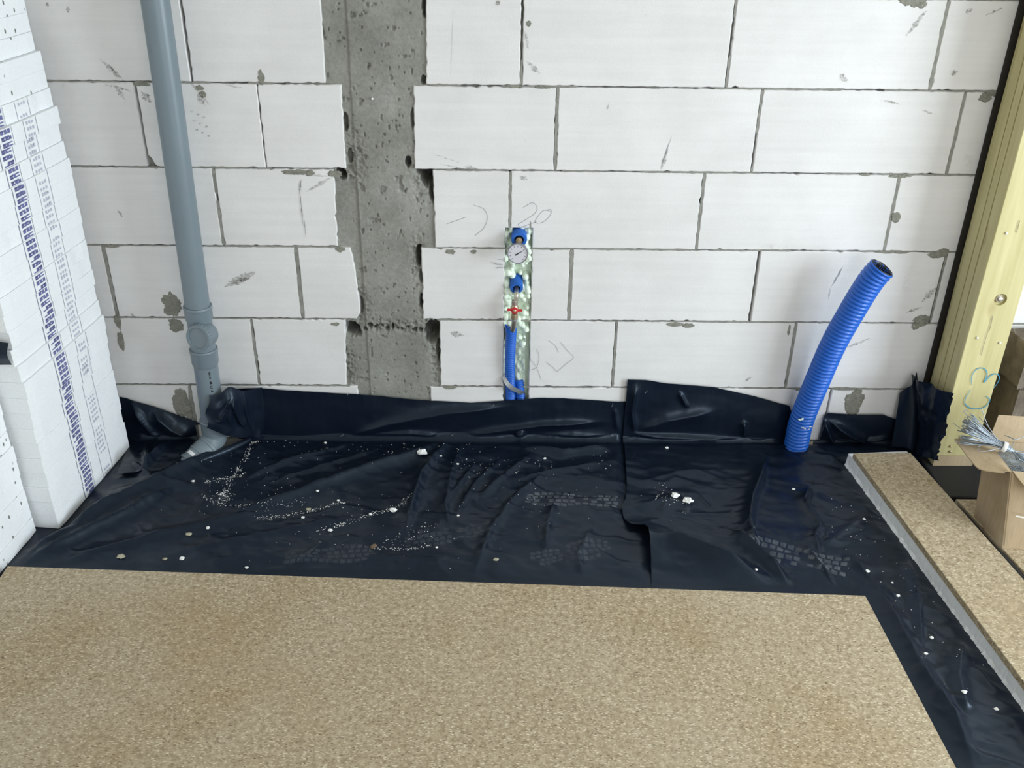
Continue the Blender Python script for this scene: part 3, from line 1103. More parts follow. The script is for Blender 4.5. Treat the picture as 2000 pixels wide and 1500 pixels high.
def make_film(which, xl_f, xr_f, top, nx, nw, nf, yend, wallridges, mat, name, parent, hole=None, seed=0):
    """top: list of (x,z) of the upper edge. The sheet runs down the wall, round the crease and out over the floor."""
    top = np.asarray(top)
    u = np.linspace(0, 1, nx)
    rows = []
    CR = 0.022                    # crease radius
    yb = -0.004 if which == 'L' else -0.0075
    # wall rows
    tw = np.linspace(0, 1, nw)
    xw = xl_f(0.0) + (xr_f(0.0) - xl_f(0.0)) * u
    zt = np.interp(xw, top[:, 0], top[:, 1])
    for t in tw:
        s = t
        crx = 0.010 + 0.034 * fbm(xw * 4.0, xw * 0, 86 + seed, 3) ** 1.5
        z = zt * (1 - s) + crx * s
        wr = np.zeros_like(xw)
        for pts, a, w1, w2 in wallridges:
            wr = np.maximum(wr, ridge(xw, z, pxpoly(pts, True), a * 1.5, w1 * .85, w2 * .85))
        n1 = fbm(xw * 6, z * 9, 81 + seed, 3)
        e = np.clip((zt - z) / 0.03, 0, 1)
        # pressed to the wall behind the stack, behind the upper sheet and behind the hose
        if which == 'L':
            prs = np.clip((xw + 1.30) / 0.06, 0, 1) * np.clip((xl_w - xw) / 0.02, 0, 1)
        else:
            prs = 1 - np.exp(-((xw - 1.046) / 0.055) ** 4)
        crx = 0.005 + (crx - 0.005) * prs
        z = zt * (1 - s) + crx * s
        dsp = wr * (0.3 + 0.7 * e) + 0.010 * n1 * np.sin(np.pi * np.clip(s, 0, 1)) + 0.004 * fbm(xw * 22, z * 5, 82 + seed, 3) + 0.004 * (1 - e) * fbm(xw * 14, z * 0, 83 + seed, 2)
        y = yb - dsp * prs
        rows.append(np.c_[xw, y, z])
    # crease
    for a in np.linspace(0.25, 0.9, 4) * math.pi / 2:
        y = yb - 0.004 - crx * (1 - math.cos(a))
        z = crx * (1 - math.sin(a)) + 0.003
        rows.append(np.c_[xw, y - 0.004 * prs * fbm(xw * 22, xw * 0, 84 + seed, 3), z + 0.004 * prs * fbm(xw * 9, xw * 0, 85 + seed, 3)])
    # floor
    for y in np.linspace(-0.050, yend, nf):
        xx = xl_f(y) + (xr_f(y) - xl_f(y)) * u
        yy = np.full_like(xx, y)
        z = film_height(xx, yy, which)
        rows.append(np.c_[xx, yy, z])
    V = np.concatenate(rows)
    Fc = grid_faces(nx, len(rows))
    if hole is not None:
        # cut-out: measured on the floor, everything in front of the wall strip
        cen = V[np.array(Fc)].mean(1)
        ins = in_poly(cen[:, 0], cen[:, 1], hole) & (cen[:, 2] < 0.06)
        Fc = [f for f, k in zip(Fc, ins) if not k]
        used = np.zeros(len(V), bool)
        for f in Fc:
            used[list(f)] = True
        idx = np.cumsum(used) - 1
        V = V[used]
        Fc = [tuple(idx[i] for i in f) for f in Fc]
    return mesh(name, (V, Fc), mat, parent, smooth=True)


# lower (left) sheet
topL = [(-1.93, .20)] + [tuple(wl(*p)[[0, 2]]) for p in [(200, 768), (250, 776), (320, 797), (390, 824), (408, 838), (424, 842), (438, 790), (455, 757), (505, 755), (560, 760), (700, 768), (770, 774), (840, 780), (920, 784), (1000, 779), (1060, 775), (1100, 776), (1218, 783)]] + [(0.75, 0.17)]
WR_L = [([(668, 853), (760, 822), (870, 800), (1000, 790)], .012, .02, .03), ([(883, 850), (800, 842), (700, 850)], .010, .01, .015),
        ([(883, 850), (960, 838), (1060, 825), (1180, 820)], .012, .012, .02), ([(1005, 850), (1018, 838), (1010, 862)], .02, .012, .012),
        ([(1215, 858), (1120, 850), (1020, 862)], .016, .012, .02), ([(1200, 790), (1205, 840)], .006, .006, .006),
        ([(508, 760), (512, 800), (510, 850)], .010, .004, .01), ([(300, 795), (340, 830), (380, 850)], .02, .02, .03), ([(260, 785), (300, 840), (330, 870)], .015, .012, .02)]
hole = pxpoly([(350, 914), (366, 880), (398, 846), (420, 838), (470, 842), (494, 848), (486, 862), (440, 882), (398, 900)])
film1 = empty('plastic_film', (-0.4, -0.5, 0.0), 'wide black plastic film under the pipe, torn sheet lapping over its end', 'plastic film')
make_film('L', lambda y: -1.93, lambda y: 0.60, topL, 470, 46, 180, -0.98, WR_L, M['film'], 'floor_sheet', film1, hole, 0)

# upper (right) sheet
topR = [tuple(wl(*p)[[0, 2]]) for p in [(1220, 738), (1260, 739), (1300, 745), (1390, 753), (1470, 770), (1540, 790), (1556, 830), (1585, 864), (1598, 858), (1604, 812), (1616, 803), (1660, 806), (1722, 806), (1745, 815), (1762, 812), (1772, 770), (1779, 750)]] + [(1.50, 0.24), (1.9, 0.1)]
WR_R = [([(1222, 857), (1238, 842), (1290, 847), (1380, 852), (1450, 858), (1505, 856)], .014, .008, .014), ([(1238, 842), (1232, 800), (1242, 742)], .012, .008, .014),
        ([(1240, 838), (1300, 815), (1400, 795)], .012, .02, .03), ([(1325, 760), (1338, 785), (1345, 790)], .008, .006, .008), ([(1450, 815), (1452, 850)], .014, .008, .008),
        ([(1604, 812), (1618, 850), (1632, 862)], .02, .008, .014), ([(1618, 818), (1660, 845), (1700, 862)], .022, .012, .012), ([(1640, 862), (1690, 855), (1740, 850)], .012, .008, .01)]
film2 = empty('plastic_film', (1.1, -0.5, 0.0), 'torn black plastic film around the blue corrugated hose', 'plastic film')
make_film('R', xl_R, lambda y: float(np.interp(y, [-1.95, -0.40, -0.20, 0.0], [1.66, 1.50, 1.458, 1.458])), topR, 300, 46, 330, -1.95, WR_R, M['film'], 'floor_sheet', film2, None, 40)


def patch(c, nu_, nv_, fn):
    """bilinear patch of four corner points TL,TR,BL,BR with displacement fn(u,v)->xyz"""
    TL, TR, BL, BR = [np.asarray(q, float) for q in c]
    V = []
    for j in range(nv_):
        b = j / (nv_ - 1)
        for i in range(nu_):
            a = i / (nu_ - 1)
            p = TL * (1 - a) * (1 - b) + TR * a * (1 - b) + BL * (1 - a) * b + BR * a * b
            V.append(p + np.asarray(fn(a, b)))
    return np.array(V), grid_faces(nu_, nv_)


# flap of film wrapped round the drain pipe
PIPE_Y = -0.075


def flapfn(a, b):
    bul = math.sin(math.pi * min(1, a * 1.15)) * 0.018
    fold = 0.028 * math.exp(-((a - 0.50 - 0.10 * (0.4 - b)) / 0.05) ** 2) * math.sin(math.pi * min(1, max(0, (b - .1) / 0.85)))
    fold2 = 0.020 * math.exp(-((a - 0.72 - 0.25 * (b - .3)) / 0.04) ** 2) * (0.2 + math.sin(math.pi * b))
    vv = max(float(ridge(np.array([a]), np.array([b]), [(.47, .16), (.40, .45), (.30, .68), (.20, .72)], .014, .03, .05)[0]), float(ridge(np.array([a]), np.array([b]), [(.47, .16), (.58, .42), (.72, .80)], .018, .035, .05)[0]))
    fold, fold2 = 0.35 * fold + vv, 0.4 * fold2
    n = float(fbm(np.array([a * 2.5]), np.array([b * 2.5]), 90, 2)[0] - .5) * 0.022
    return (0.006 * math.sin(b * 9) * (1 - a), -bul - fold - fold2 - n * (0.3 + math.sin(math.pi * a)), (0.028 * math.exp(-((a - .42) / .16) ** 2)) * (1 - b) + 0.01 * n)


fm = mesh('pipe_flap', patch([wl(408, 772, -.124), wl(512, 757, -.026), wl(402, 836, -.150), wl(508, 856, -.03)], 100, 76, flapfn), M['film'], film1, True)
fm['label'] = 'film flap folded against the grey pipe'


# crumpled film to the left of the pipe, pulled over the corner
def crum(a, b):
    n = float(fbm(np.array([a * 3.0]), np.array([b * 3.5]), 97, 3)[0] - .5)
    r_ = 0.024 * math.exp(-((a - .62 + .22 * b) / .05) ** 2) + 0.020 * math.exp(-((a - .25 - .25 * b) / .05) ** 2)
    e = math.sin(math.pi * a) * math.sin(math.pi * b)
    return (0.02 * n * e, -0.02 * n * e, r_ * (0.2 + e) + 0.035 * n * e)


mesh('corner_fold', patch([wl(252, 868, -.04), wl(378, 862, -.045), fl(228, 925, .024), fl(345, 916, .024)], 46, 40, crum), M['film'], film1, True)


# rolled hem along the cut in front of the pipe
hp = smooth_path([fl(318, 925, .030), fl(352, 912, .030), fl(398, 892, .034), fl(446, 872, .034), fl(482, 856, .030), fl(487, 848, .030), fl(470, 842, .03)], 50)
rad = np.interp(np.linspace(0, 1, len(hp)), [0, .2, .5, .75, 1], [.004, .011, .013, .009, .004])
hp[:, 1] = np.minimum(hp[:, 1], -0.035)
hp[:, 2] -= rad * 0.9
mesh('rolled_hem', tube(hp, rad, 12), M['film'], film1, True)

# corner flap standing against the timber post
c00, c10 = wl(1780, 731, -.010), at(1862, 768, 1, -.205)
c01, c11 = wl(1790, 872, -.03), at(1826, 902, 1, -.215)


def cfn(a, b):
    n = float(fbm(np.array([a * 3.5]), np.array([b * 4]), 101, 3)[0] - .5) * 0.03
    j = float(fbm(np.array([b * 14]), np.array([.5]), 103, 3)[0] - .5) * 0.03 * (1 if a > .97 else 0)
    return (-0.018 * math.sin(math.pi * a) + n * math.sin(math.pi * a) + j, -0.01 * math.sin(math.pi * b), 0.4 * n)


mesh('corner_flap', patch([c00, c10, c01, c11], 40, 50, cfn), M['film'], film2, True)
mesh('corner_flap', patch([wl(1757, 768, -.012), wl(1790, 728, -.03), wl(1742, 868, -.05), wl(1800, 880, -.08)], 24, 30,
                          lambda a, b: (0, -.02 * math.sin(math.pi * a), .008 * math.sin(7 * a + 5 * b))), M['film'], film2, True)

# staples holding the sheets
for px, py, rot, ff in [(668, 851, .6, film1), (883, 850, .6, film1), (680, 770, .9, film1), (963, 792, .8, film1), (1262, 766, .9, film2), (1268, 834, .1, film2), (1195, 850, .8, film1), (478, 767, .05, film1), (1196, 792, 1.3, film1)]:
    c = wl(px, py, -0.02)
    d = np.array([math.cos(rot), 0, math.sin(rot)]) * 0.005
    mesh('staple', tube([c - d + (0, .006, 0), c - d, c + d, c + d + (0, .006, 0)], 0.0007, 6), M['steel'], ff)

# ------------------------------------------------------------------ loose board and edge strip
bz0, bz1 = 0.0050, 0.031
bp = [fl(0, 1105, bz1), fl(1690, 1163, bz1), fl(1868, 1500, bz1)]
left_x = -1.372
b_fl = bp[0] + (bp[1] - bp[0]) * ((left_x - bp[0][0]) / (bp[1][0] - bp[0][0]))
dirr = (bp[2] - bp[1]) / np.linalg.norm(bp[2] - bp[1])
b_br = bp[1] + dirr * 1.25
b_bl = b_fl + dirr * 1.25
tag(mesh('particle_board', prism([b_bl[:2], b_br[:2], bp[1][:2], b_fl[:2]], bz0, bz1, 0.0012), M['board']),
    'large bare particle board sheet lying flat on the black film', 'board')

S0, S1 = np.array([1.188, -0.156]), np.array([1.285, -1.30])      # left foot of the strip
strip = empty('insulated_edge_strip', (1.33, -0.75, 0.0), 'narrow particle board strip bonded on white polystyrene, lying beside the box', 'board')


def stp(t, off):
    d = (S1 - S0) / np.linalg.norm(S1 - S0)
    n = np.array([-d[1], d[0]])           # to the right of travel? (points +x)
    n = n if n[0] > 0 else -n
    return S0 + d * t + n * off


def sawn_strip():
    """polystyrene layer with ragged sawn lower edge"""
    n = 330
    L = 1.75
    rows_ = [[], [], [], [], []]
    r = np.random.default_rng(4)
    for i in range(n):
        t = L * i / (n - 1)
        j = 0.013 * (fbm(np.array([t * 70.]), np.array([.3]), 7, 3)[0] - .5) + abs(r.normal(0, .0016))
        wd = 0.205 + 0.028 * t
        a = stp(t, -0.004 - abs(j))
        b = stp(t, 0.0)
        rows_[0].append((*a, 0.0048))
        rows_[1].append((*stp(t, -0.002 + j * .5), 0.014 + j * .6))
        rows_[2].append((*b, 0.050))
        rows_[3].append((*stp(t, wd), 0.050))
        rows_[4].append((*stp(t, wd), 0.0048))
    V = np.array(sum(rows_, []))
    Fc = []
    for k in range(5):
        k2 = (k + 1) % 5
        for i in range(n - 1):
            Fc.append((k * n + i, k * n + i + 1, k2 * n + i + 1, k2 * n + i))
    Fc.append(tuple(k * n for k in range(5)))
    Fc.append(tuple(k * n + n - 1 for k in range(4, -1, -1)))
    return V, Fc


sp = mesh('polystyrene_layer', sawn_strip(), M['eps'], strip)
sp['label'] = 'white polystyrene layer with ragged sawn edge'
tl, tr = fl(1667, 885, .071), fl(1778, 884, .071)
bl_, br_ = fl(2000, 1332, .071), fl(2000, 1132, .071)
dl = (bl_ - tl) / np.linalg.norm(bl_ - tl)
dr = (br_ - tr) / np.linalg.norm(br_ - tr)
mesh('board_layer', prism([(tl + dl * 1.7)[:2], (tr + dr * 1.7)[:2], tr[:2], tl[:2]], 0.0505, 0.071, 0.0012), M['board'], strip)
# board floor under the cardboard box, and the black pad under the post
fb_l = lambda y: 1.435 + (-0.18 - y) * 0.13
fbv = prism([(fb_l(-1.9), -1.9), (2.35, -1.9), (2.35, -0.385), (fb_l(-.385), -0.385)], 0.006, 0.028, 0.001)
tag(mesh('particle_board', fbv, M['board']), 'particle board panel under the cardboard box', 'board')
tag(mesh('sealing_strip', tube([(fb_l(y) - 0.012, y, 0.016) for y in np.linspace(-0.41, -1.8, 40)], [0.009 + .002 * math.sin(i) for i in range(40)], 8), M['pad'], None, True),
    'dark flexible edge strip running along the narrow board beside the box', 'strip')
tag(mesh('bitumen_pad', prism([(1.44, -0.36), (1.72, -0.375), (1.72, -0.03), (1.455, -0.03)], 0.0052, 0.022, 0.003), M['pad']),
    'black bitumen pad under the foot of the timber post', 'pad')

# ------------------------------------------------------------------ polystyrene stacks
ANG = -0.108
ca_, sa_ = math.cos(ANG), math.sin(ANG)


def sheet_mesh(w, l, h, seed, nick=True):
    """local frame: right end face at x=0, far end at y=0, bottom z=0; slightly frayed corner edges"""
    r = np.random.default_rng(seed)
    n = 14
    out = []
    ys_ = np.linspace(-w, 0, n)
    e = r.normal(0, .0003, n)
    right = [(e[i] - (0.003 if (nick and r.random() < .05) else 0), ys_[i]) for i in range(n)]
    right[0] = (-0.003, -w)
    right[-1] = (-0.003, 0)
    P = right + [(-l, 0), (-l, -w)]
    return prism(P, 0.0001, h - 0.0001, 0.0009)


def loc_to_world(V, ox, oy, oz, ang):
    c_, s_ = math.cos(ang), math.sin(ang)
    V = np.asarray(V, float)
    return np.c_[V[:, 0] * c_ - V[:, 1] * s_ + ox, V[:, 0] * s_ + V[:, 1] * c_ + oy, V[:, 2] + oz]


def quad_face(u0, u1, z0, z1, x=0.0010):
    return [(x, u0, z0), (x, u1, z0), (x, u1, z1), (x, u0, z1)], [(0, 1, 2, 3)]


def glyph(u, z, w, h, kind):
    """blocky stamped letter lying on its side, centre (u,z)"""
    q = []
    if kind == 0:      # E like
        q = [(-.5, -.5, .5, -.2), (-.5, .2, .5, .5), (-.5, -.5, -.2, .5), (-.1, -.2, .1, .2)]
    elif kind == 1:    # B like
        q = [(-.5, -.5, .5, -.22), (-.5, .1, .3, .5), (-.5, -.5, -.25, .5), (.25, -.5, .5, .3), (-.1, -.3, .15, .3)]
    elif kind == 2:    # P like
        q = [(-.5, -.5, .5, -.2), (-.1, .1, .5, .5), (.2, -.4, .5, .5), (-.15, -.4, .1, .4)]
    else:              # S like
        q = [(-.5, -.5, -.2, .4), (-.1, -.5, .15, .5), (.25, -.3, .5, .5), (-.5, .2, -.1, .5), (.1, -.5, .5, -.25)]
    return [quad_face(u + a * w, u + c_ * w, z + b * h, z + d * h) for a, b, c_, d in q]


def printed(h, seed, pale):
    r = np.random.default_rng(seed)
    dark, light, lines = [], [], []
    ub, up = -0.275 + r.normal(0, .002), -0.158 + r.normal(0, .002)
    n = 3
    for i in range(n):
        z = h * (i + .5) / n
        k = int(r.integers(0, 4))
        dark += glyph(ub, z, 0.044, h / n * 0.66, k)
        # small print of the pale box: rows of thin bars
        if r.random() < .85:
            for j in range(3):
                light.append(quad_face(up - .018 + j * .013, up - .010 + j * .013, z - h / n * .30, z + h / n * (.05 + .25 * r.random())))
    lines += [quad_face(ub - .036, ub - .033, .001, h - .001), quad_face(ub + .029, ub + .0305, .001, h - .001)]
    lines += [quad_face(up - .032, up - .0305, .001, h - .001), quad_face(up + .030, up + .0315, .001, h - .001)]
    return dark, light, lines


ORD = ['lowest', 'second', 'third', 'fourth', 'fifth', 'sixth', 'seventh', 'eighth', 'ninth', 'tenth', 'eleventh', 'twelfth', 'thirteenth', 'fourteenth', 'fifteenth',
       'sixteenth', 'seventeenth', 'eighteenth', 'nineteenth', 'twentieth', 'twenty-first', 'twenty-second', 'twenty-third', 'topmost']
# far stack: (photo point of each sheet's far lower corner, speckled)
zlist = []
z = 0.0025
FAR = []
n_sheets = 29
# sideways play of each sheet measured along the far edge of the stack (bottom to top)
play = [0, .001, -.001, .0015, 0, .001, -.001, .001, .006, .009, .002, -.002, .003, .002, .004, .001, .003, .002, .003, .005, .000, -.005, .004, -.006, -.012, -.010, -.024, -.026, -.026]
PRNT = [True] * 24 + [False] * 5
for i in range(n_sheets):
    h = 0.050
    speck = i >= 24
    ox = -1.262 + play[i] - 0.0008 * i * 0
    oy = -0.064 + random.uniform(-.003, .003)
    ang = ANG + random.uniform(-.006, .006)
    if i == 12:
        ang -= 0.004
    nm = 'polystyrene_sheet'
    root = empty(nm, (ox, oy, z))
    if speck:
        tag(root, ORD[i - 24] + ' speckled polystyrene sheet above the printed ones in the tall stack', 'insulation sheet', 'speckled sheets on the tall stack')
    else:
        tag(root, ORD[i] + ' printed polystyrene sheet from the floor in the tall stack', 'insulation sheet', 'printed sheets in the tall stack')
    V, Fc = sheet_mesh(0.464 + random.uniform(-.002, .002), 0.47, h, i)
    mesh('panel', (loc_to_world(V, ox, oy, z, ang), Fc), M['eps_speck'] if speck else M['eps'], root)
    if not speck:
        d, l, ln = printed(h, 300 + i, False)
        for nm2, q, mt in (('bold_print', d, 'ink'), ('small_print', l, 'ink_pale'), ('print_line', ln, 'ink_line')):
            if q:
                V, Fc = join(*q)
                mesh(nm2, (loc_to_world(V, ox, oy, z, ang), Fc), M[mt], root)['kind'] = 'stuff'
    z += h + (0.003 if i == 11 else 0.0001)
# ink smudges where two bundles meet
# near stack
z = 0.0025
for i in range(11):
    ox, oy = -1.381 + random.uniform(-.003, .003) - (0.006 if i > 8 else 0), -0.532 + random.uniform(-.002, .002)
    root = tag(empty('polystyrene_sheet', (ox, oy, z)), ORD[i] + ' polystyrene sheet from the floor in the low stack beside the large board', 'insulation sheet', 'sheets in the low stack')
    V, Fc = sheet_mesh(0.50, 0.50, 0.05, 900 + i)
    mesh('panel', (loc_to_world(V, ox, oy, z, ANG + random.uniform(-.006, .006)), Fc), M['eps_speck'], root)
    z += 0.0504
# black scrap of film wedged between the stacks
def scrap(a, b):
    return (0.006 * math.sin(9 * a), -.012 * math.sin(math.pi * b) - .006 * math.sin(7 * a + 4 * b), 0)


q = at(0, 662, 1, -0.53), at(21, 664, 1, -0.53), at(0, 716, 1, -0.53), at(24, 710, 1, -0.53)
q = [k + np.array([0, -.014, 0]) for k in q]
ext = np.array([-0.30, 0.03, 0])
tag(mesh('film_scrap', patch([q[0] + ext, q[1], q[2] + ext, q[3]], 16, 12, scrap), M['film'], None, True),
    'black plastic scrap wedged between the two polystyrene stacks', 'plastic film')

# ------------------------------------------------------------------ grey drain pipe
PX_, PY_ = -0.945, PIPE_Y
R75 = 0.0385


def pz(py, px=400):
    return wl(px, py, PY_ - R75 * .8)[2]


def pxm(py, px):
    return wl(px, py, PY_)[0]


pa = np.array([pxm(0, 303), PY_, 0]); pb = np.array([pxm(780, 411), PY_, 0])
z_top, z_bot = wl(303, 0, PY_)[2], wl(411, 780, PY_)[2]


def axis_at(z):
    t = (z - z_bot) / (z_top - z_bot)
    return np.array([pb[0] + (pa[0] - pb[0]) * t, PY_, z])


pipe = empty('drain_pipe', axis_at(0.0), 'grey plastic drain pipe with round cleanout cap rising along the block wall', 'pipe')
zs1 = wl(388, 606, PY_ - R75)[2]      # upper socket rim
zs2 = wl(400, 690, PY_ - R75)[2]      # second socket rim
zs3 = wl(408, 828, PY_ - R75)[2]      # bend socket rim
AX = axis_at(1.0) - axis_at(0.0)
up_p = mesh('upper_pipe', lathe(axis_at(zs1 - 0.05), AX, [(0, R75), (zc - zs1 + 0.049, R75)], 40), M['pvc'], pipe, True, 40)


def socket(z, r0, length=0.062, flip=False):
    """profile going down from the rim"""
    k = [(0, r0 + .0005), (0, r0 + .0050), (.0015, r0 + .0062), (.009, r0 + .0066), (.0105, r0 + .0055), (.012, r0 + .0050), (length - .012, r0 + .0042), (length, r0 + .0002)]
    return k


def down(z, prof):
    return lathe(axis_at(z), -AX, prof, 40)


tee = mesh('inspection_tee', down(zs1, socket(0, R75, .055) + [(zs1 - zs2 - .002, R75 + .0008), (zs1 - zs2 + .02, R75 + .0002)]), M['pvc'], pipe, True, 40)
# cleanout branch and screw cap, pointing out to the room and a little left
cz_ = wl(390, 657, PY_ - .075)
bdir = np.array([-0.30, -1.0, 0.16])
bdir /= np.linalg.norm(bdir)
capc = wl(386, 661, PY_ - 0.076)
b0 = capc - bdir * 0.062
mesh('cleanout_branch', lathe(b0, bdir, [(0, .035), (.030, .035), (.050, .036)], 36), M['pvc'], tee, True, 40)
cap = mesh('cleanout_cap', lathe(capc - bdir * .018, bdir, [(0, .0400), (.001, .0418), (.014, .0424), (.0175, .0416), (.0185, .0390), (.0185, .0345), (.0145, .0337), (.0140, .0330), (.0146, .001)], 48), M['pvc'], tee, True, 35)
nx_ = np.cross(bdir, (0, 0, 1)); nx_ /= np.linalg.norm(nx_); nz_ = np.cross(nx_, bdir)
for i in range(24):
    a = 2 * math.pi * i / 24
    d = nx_ * math.cos(a) + nz_ * math.sin(a)
    c = capc + d * .0422
    mesh('grip_rib', tube([c - bdir * .016, c - bdir * .003], .0016, 6), M['pvc'], cap)
low = mesh('lower_pipe', join(down(zs2, socket(0, R75, .062)), lathe(axis_at(zs2 - .058), -AX, [(0, R75), (zs2 - .058 - (zs3 - .03), R75)], 40)), M['pvc'], pipe, True, 40)


def on_pipe(z, ang, r=R75 + .0004):
    p = axis_at(z)
    return p + np.array([math.sin(ang) * r, -math.cos(ang) * r, 0])


def pipe_patch(z0, z1, a0, a1, nseg=3):
    V = []
    for zz_ in (z0, z1):
        for i in range(nseg + 1):
            V.append(on_pipe(zz_, a0 + (a1 - a0) * i / nseg))
    return np.array(V), grid_faces(nseg + 1, 2)


zp1, zp0 = zs2 - .066, zs3 + .004
scale_marks = [pipe_patch(zp0, zp1, -.62, -.585, 1), pipe_patch(zp0, zp1, -.40, -.375, 1)]
n = 26
for i in range(n):
    zz_ = zp0 + (zp1 - zp0) * i / n
    scale_marks.append(pipe_patch(zz_, zz_ + .0012, -.60, -.50, 1))
mesh('printed_scale', join(*scale_marks), M['ink'], low)
mk = []
zt_ = zs2 - .072
for i, (hh, kind) in enumerate([(.004, 0), (.004, 1), (.003, 0), (.004, 1), (.003, 0), (0.010, 3), (.010, 2), (.007, 3)]):
    zz_ = zt_ - (i * .0055 if i < 5 else .034 + (i - 5) * .016)
    if kind == 2:
        mk += [pipe_patch(zz_ - hh, zz_, .46, .50, 1), pipe_patch(zz_ - hh, zz_ - hh + .002, .46, .66, 2), pipe_patch(zz_ - .002, zz_, .46, .66, 2)]
    else:
        mk += [pipe_patch(zz_ - hh, zz_, .46, .60, 2)]
        if kind == 3:
            mk += [pipe_patch(zz_ - hh, zz_ - hh * .7, .60, .66, 1)]
mesh('printed_mark', join(*mk), M['black'], low)['kind'] = 'stuff'
# faint line of small print on the upper pipe
mk = []
for (pya, pyb) in [(88, 105), (125, 132), (138, 144), (175, 186), (200, 214), (230, 236), (250, 285), (292, 300), (308, 322)]:
    k = max(1, int((pyb - pya) / 4))
    for i in range(k):
        a = pya + (pyb - pya) * i / k
        zz_ = wl(330, a, PY_ - .03)[2]
        mk.append(pipe_patch(zz_ - .004, zz_, -.62, -.55, 1))
mesh('printed_mark', join(*mk), M['ink_line'], up_p)['kind'] = 'stuff'
# bend: socket, 45 degree elbow, second socket dropping under the film
bs = axis_at(zs3)
bend = mesh('bend', down(zs3, socket(0, R75, .062)), M['pvc'], pipe, True, 40)
e0 = axis_at(zs3 - .055)
e1 = e0 + np.array([-.004, -.006, -.022])
e2 = e0 + np.array([-.022, -.028, -.046])
e3 = e0 + np.array([-.050, -.058, -.068])
e4 = e0 + np.array([-.085, -.094, -.092])
pp = smooth_path([e0, e1, e2, e3, e4], 40)
mesh('elbow', tube(pp, [R75 + .0015] * len(pp), 36), M['pvc'], bend, True, 40)
dd = (e4 - e3) / np.linalg.norm(e4 - e3)
mesh('elbow_socket', lathe(e2, dd, [(-.012, R75 + .001), (-.010, R75 + .0062), (-.002, R75 + .0066), (0, R75 + .0045), (.030, R75 + .0045), (.031, R75 + .0066), (.037, R75 + .0066), (.038, R75 + .0035), (.070, R75 + .003), (.071, R75 + .006), (.080, R75 + .006), (.081, R75 - .004), (.10, R75 - .006)], 36), M['pvc'], bend, True, 40)
# paper label on the elbow
lt_ = e2 + dd * .048
sd = np.cross(dd, (0, 0, 1.)); sd /= np.linalg.norm(sd)
ud = np.cross(sd, dd)
if ud[2] < 0:
    ud = -ud
V = []
for t in (0, .012):
    for a in np.linspace(-.55, .15, 6):
        V.append(lt_ + dd * t + (ud * math.cos(a) + sd * math.sin(a)) * (R75 + .0042))
mesh('paper_label', (np.array(V), grid_faces(6, 2)), M['white_label'], bend)

# ------------------------------------------------------------------ gauge, valve and pipes in the chase
g0 = wl(1013, 458, 0.0)
gd = np.array([-0.02, -1.0, -0.05]); gd /= np.linalg.norm(gd)
gauge = empty('dial_gauge', (g0[0], 0.0, g0[2] - .06), 'round white dial gauge on a blue foam sleeve in the wall chase', 'gauge')
s0 = np.array([g0[0] + .002, 0.03, g0[2] - 0.004])
mesh('foam_sleeve', lathe(s0, gd, [(0, .0240), (.054, .0250), (.061, .0235), (.061, .015), (.02, .0145)], 28, (True, False)), M['bluefoam'], gauge, True, 40)
mesh('stem', lathe(s0 + gd * .02, gd, [(0, .009), (.042, .009), (.042, .0105), (.050, .0105), (.050, .006), (.058, .006)], 20), M['brass'], gauge, True, 40)
dc = wl(1011, 496, -0.066)
dn = np.array([-0.10, -1.0, 0.10]); dn /= np.linalg.norm(dn)
case = mesh('gauge_case', lathe(dc - dn * .016, dn, [(0, .010), (.0, .030), (.002, .0325), (.014, .0325), (.0165, .0318), (.0165, .0300), (.0140, .0296), (.0138, .0005)], 48), M['gauge_case'], gauge, True, 35)
dx = np.cross((0, 0, 1.), dn); dx = np.cross(dn, np.cross(dx, dn)); dx /= np.linalg.norm(dx)
if dx[0] < 0:
    dx = -dx
dz = np.cross(dn, dx)
if dz[2] < 0:
    dz = -dz
fc0 = dc - dn * .016 + dn * .0142


def dial_pt(u, w_, lift=0.0):
    return fc0 + dx * u + dz * w_ + dn * lift


a = np.linspace(0, 2 * math.pi, 48, endpoint=False)
face = mesh('dial', (np.array([dial_pt(.0294 * math.cos(t), .0294 * math.sin(t), .0002) for t in a]), [tuple(range(48))]), M['dial'], case)
tk = []
for i in range(11):
    t = math.radians(225 - 27 * i)
    for r0, r1, w_ in [(.0215, .0262, .0013)]:
        d = np.array([math.cos(t), math.sin(t)]); p_ = np.array([-d[1], d[0]])
        V = [dial_pt(*(d * r0 - p_ * w_), .0005), dial_pt(*(d * r1 - p_ * w_), .0005), dial_pt(*(d * r1 + p_ * w_), .0005), dial_pt(*(d * r0 + p_ * w_), .0005)]
        tk.append((np.array(V), [(0, 1, 2, 3)]))
mesh('tick_mark', join(*tk), M['gauge_case'], face)
t = math.radians(31)
d = np.array([math.cos(t), math.sin(t)]); p_ = np.array([-d[1], d[0]])
V = [dial_pt(*(-d * .009 - p_ * .0022), .0012), dial_pt(*(d * .001 - p_ * .0016), .0012), dial_pt(*(d * .0245), .0012), dial_pt(*(d * .001 + p_ * .0016), .0012), dial_pt(*(-d * .009 + p_ * .0022), .0012)]
mesh('needle', (np.array(V), [(0, 1, 2, 3, 4)]), M['black'], face)

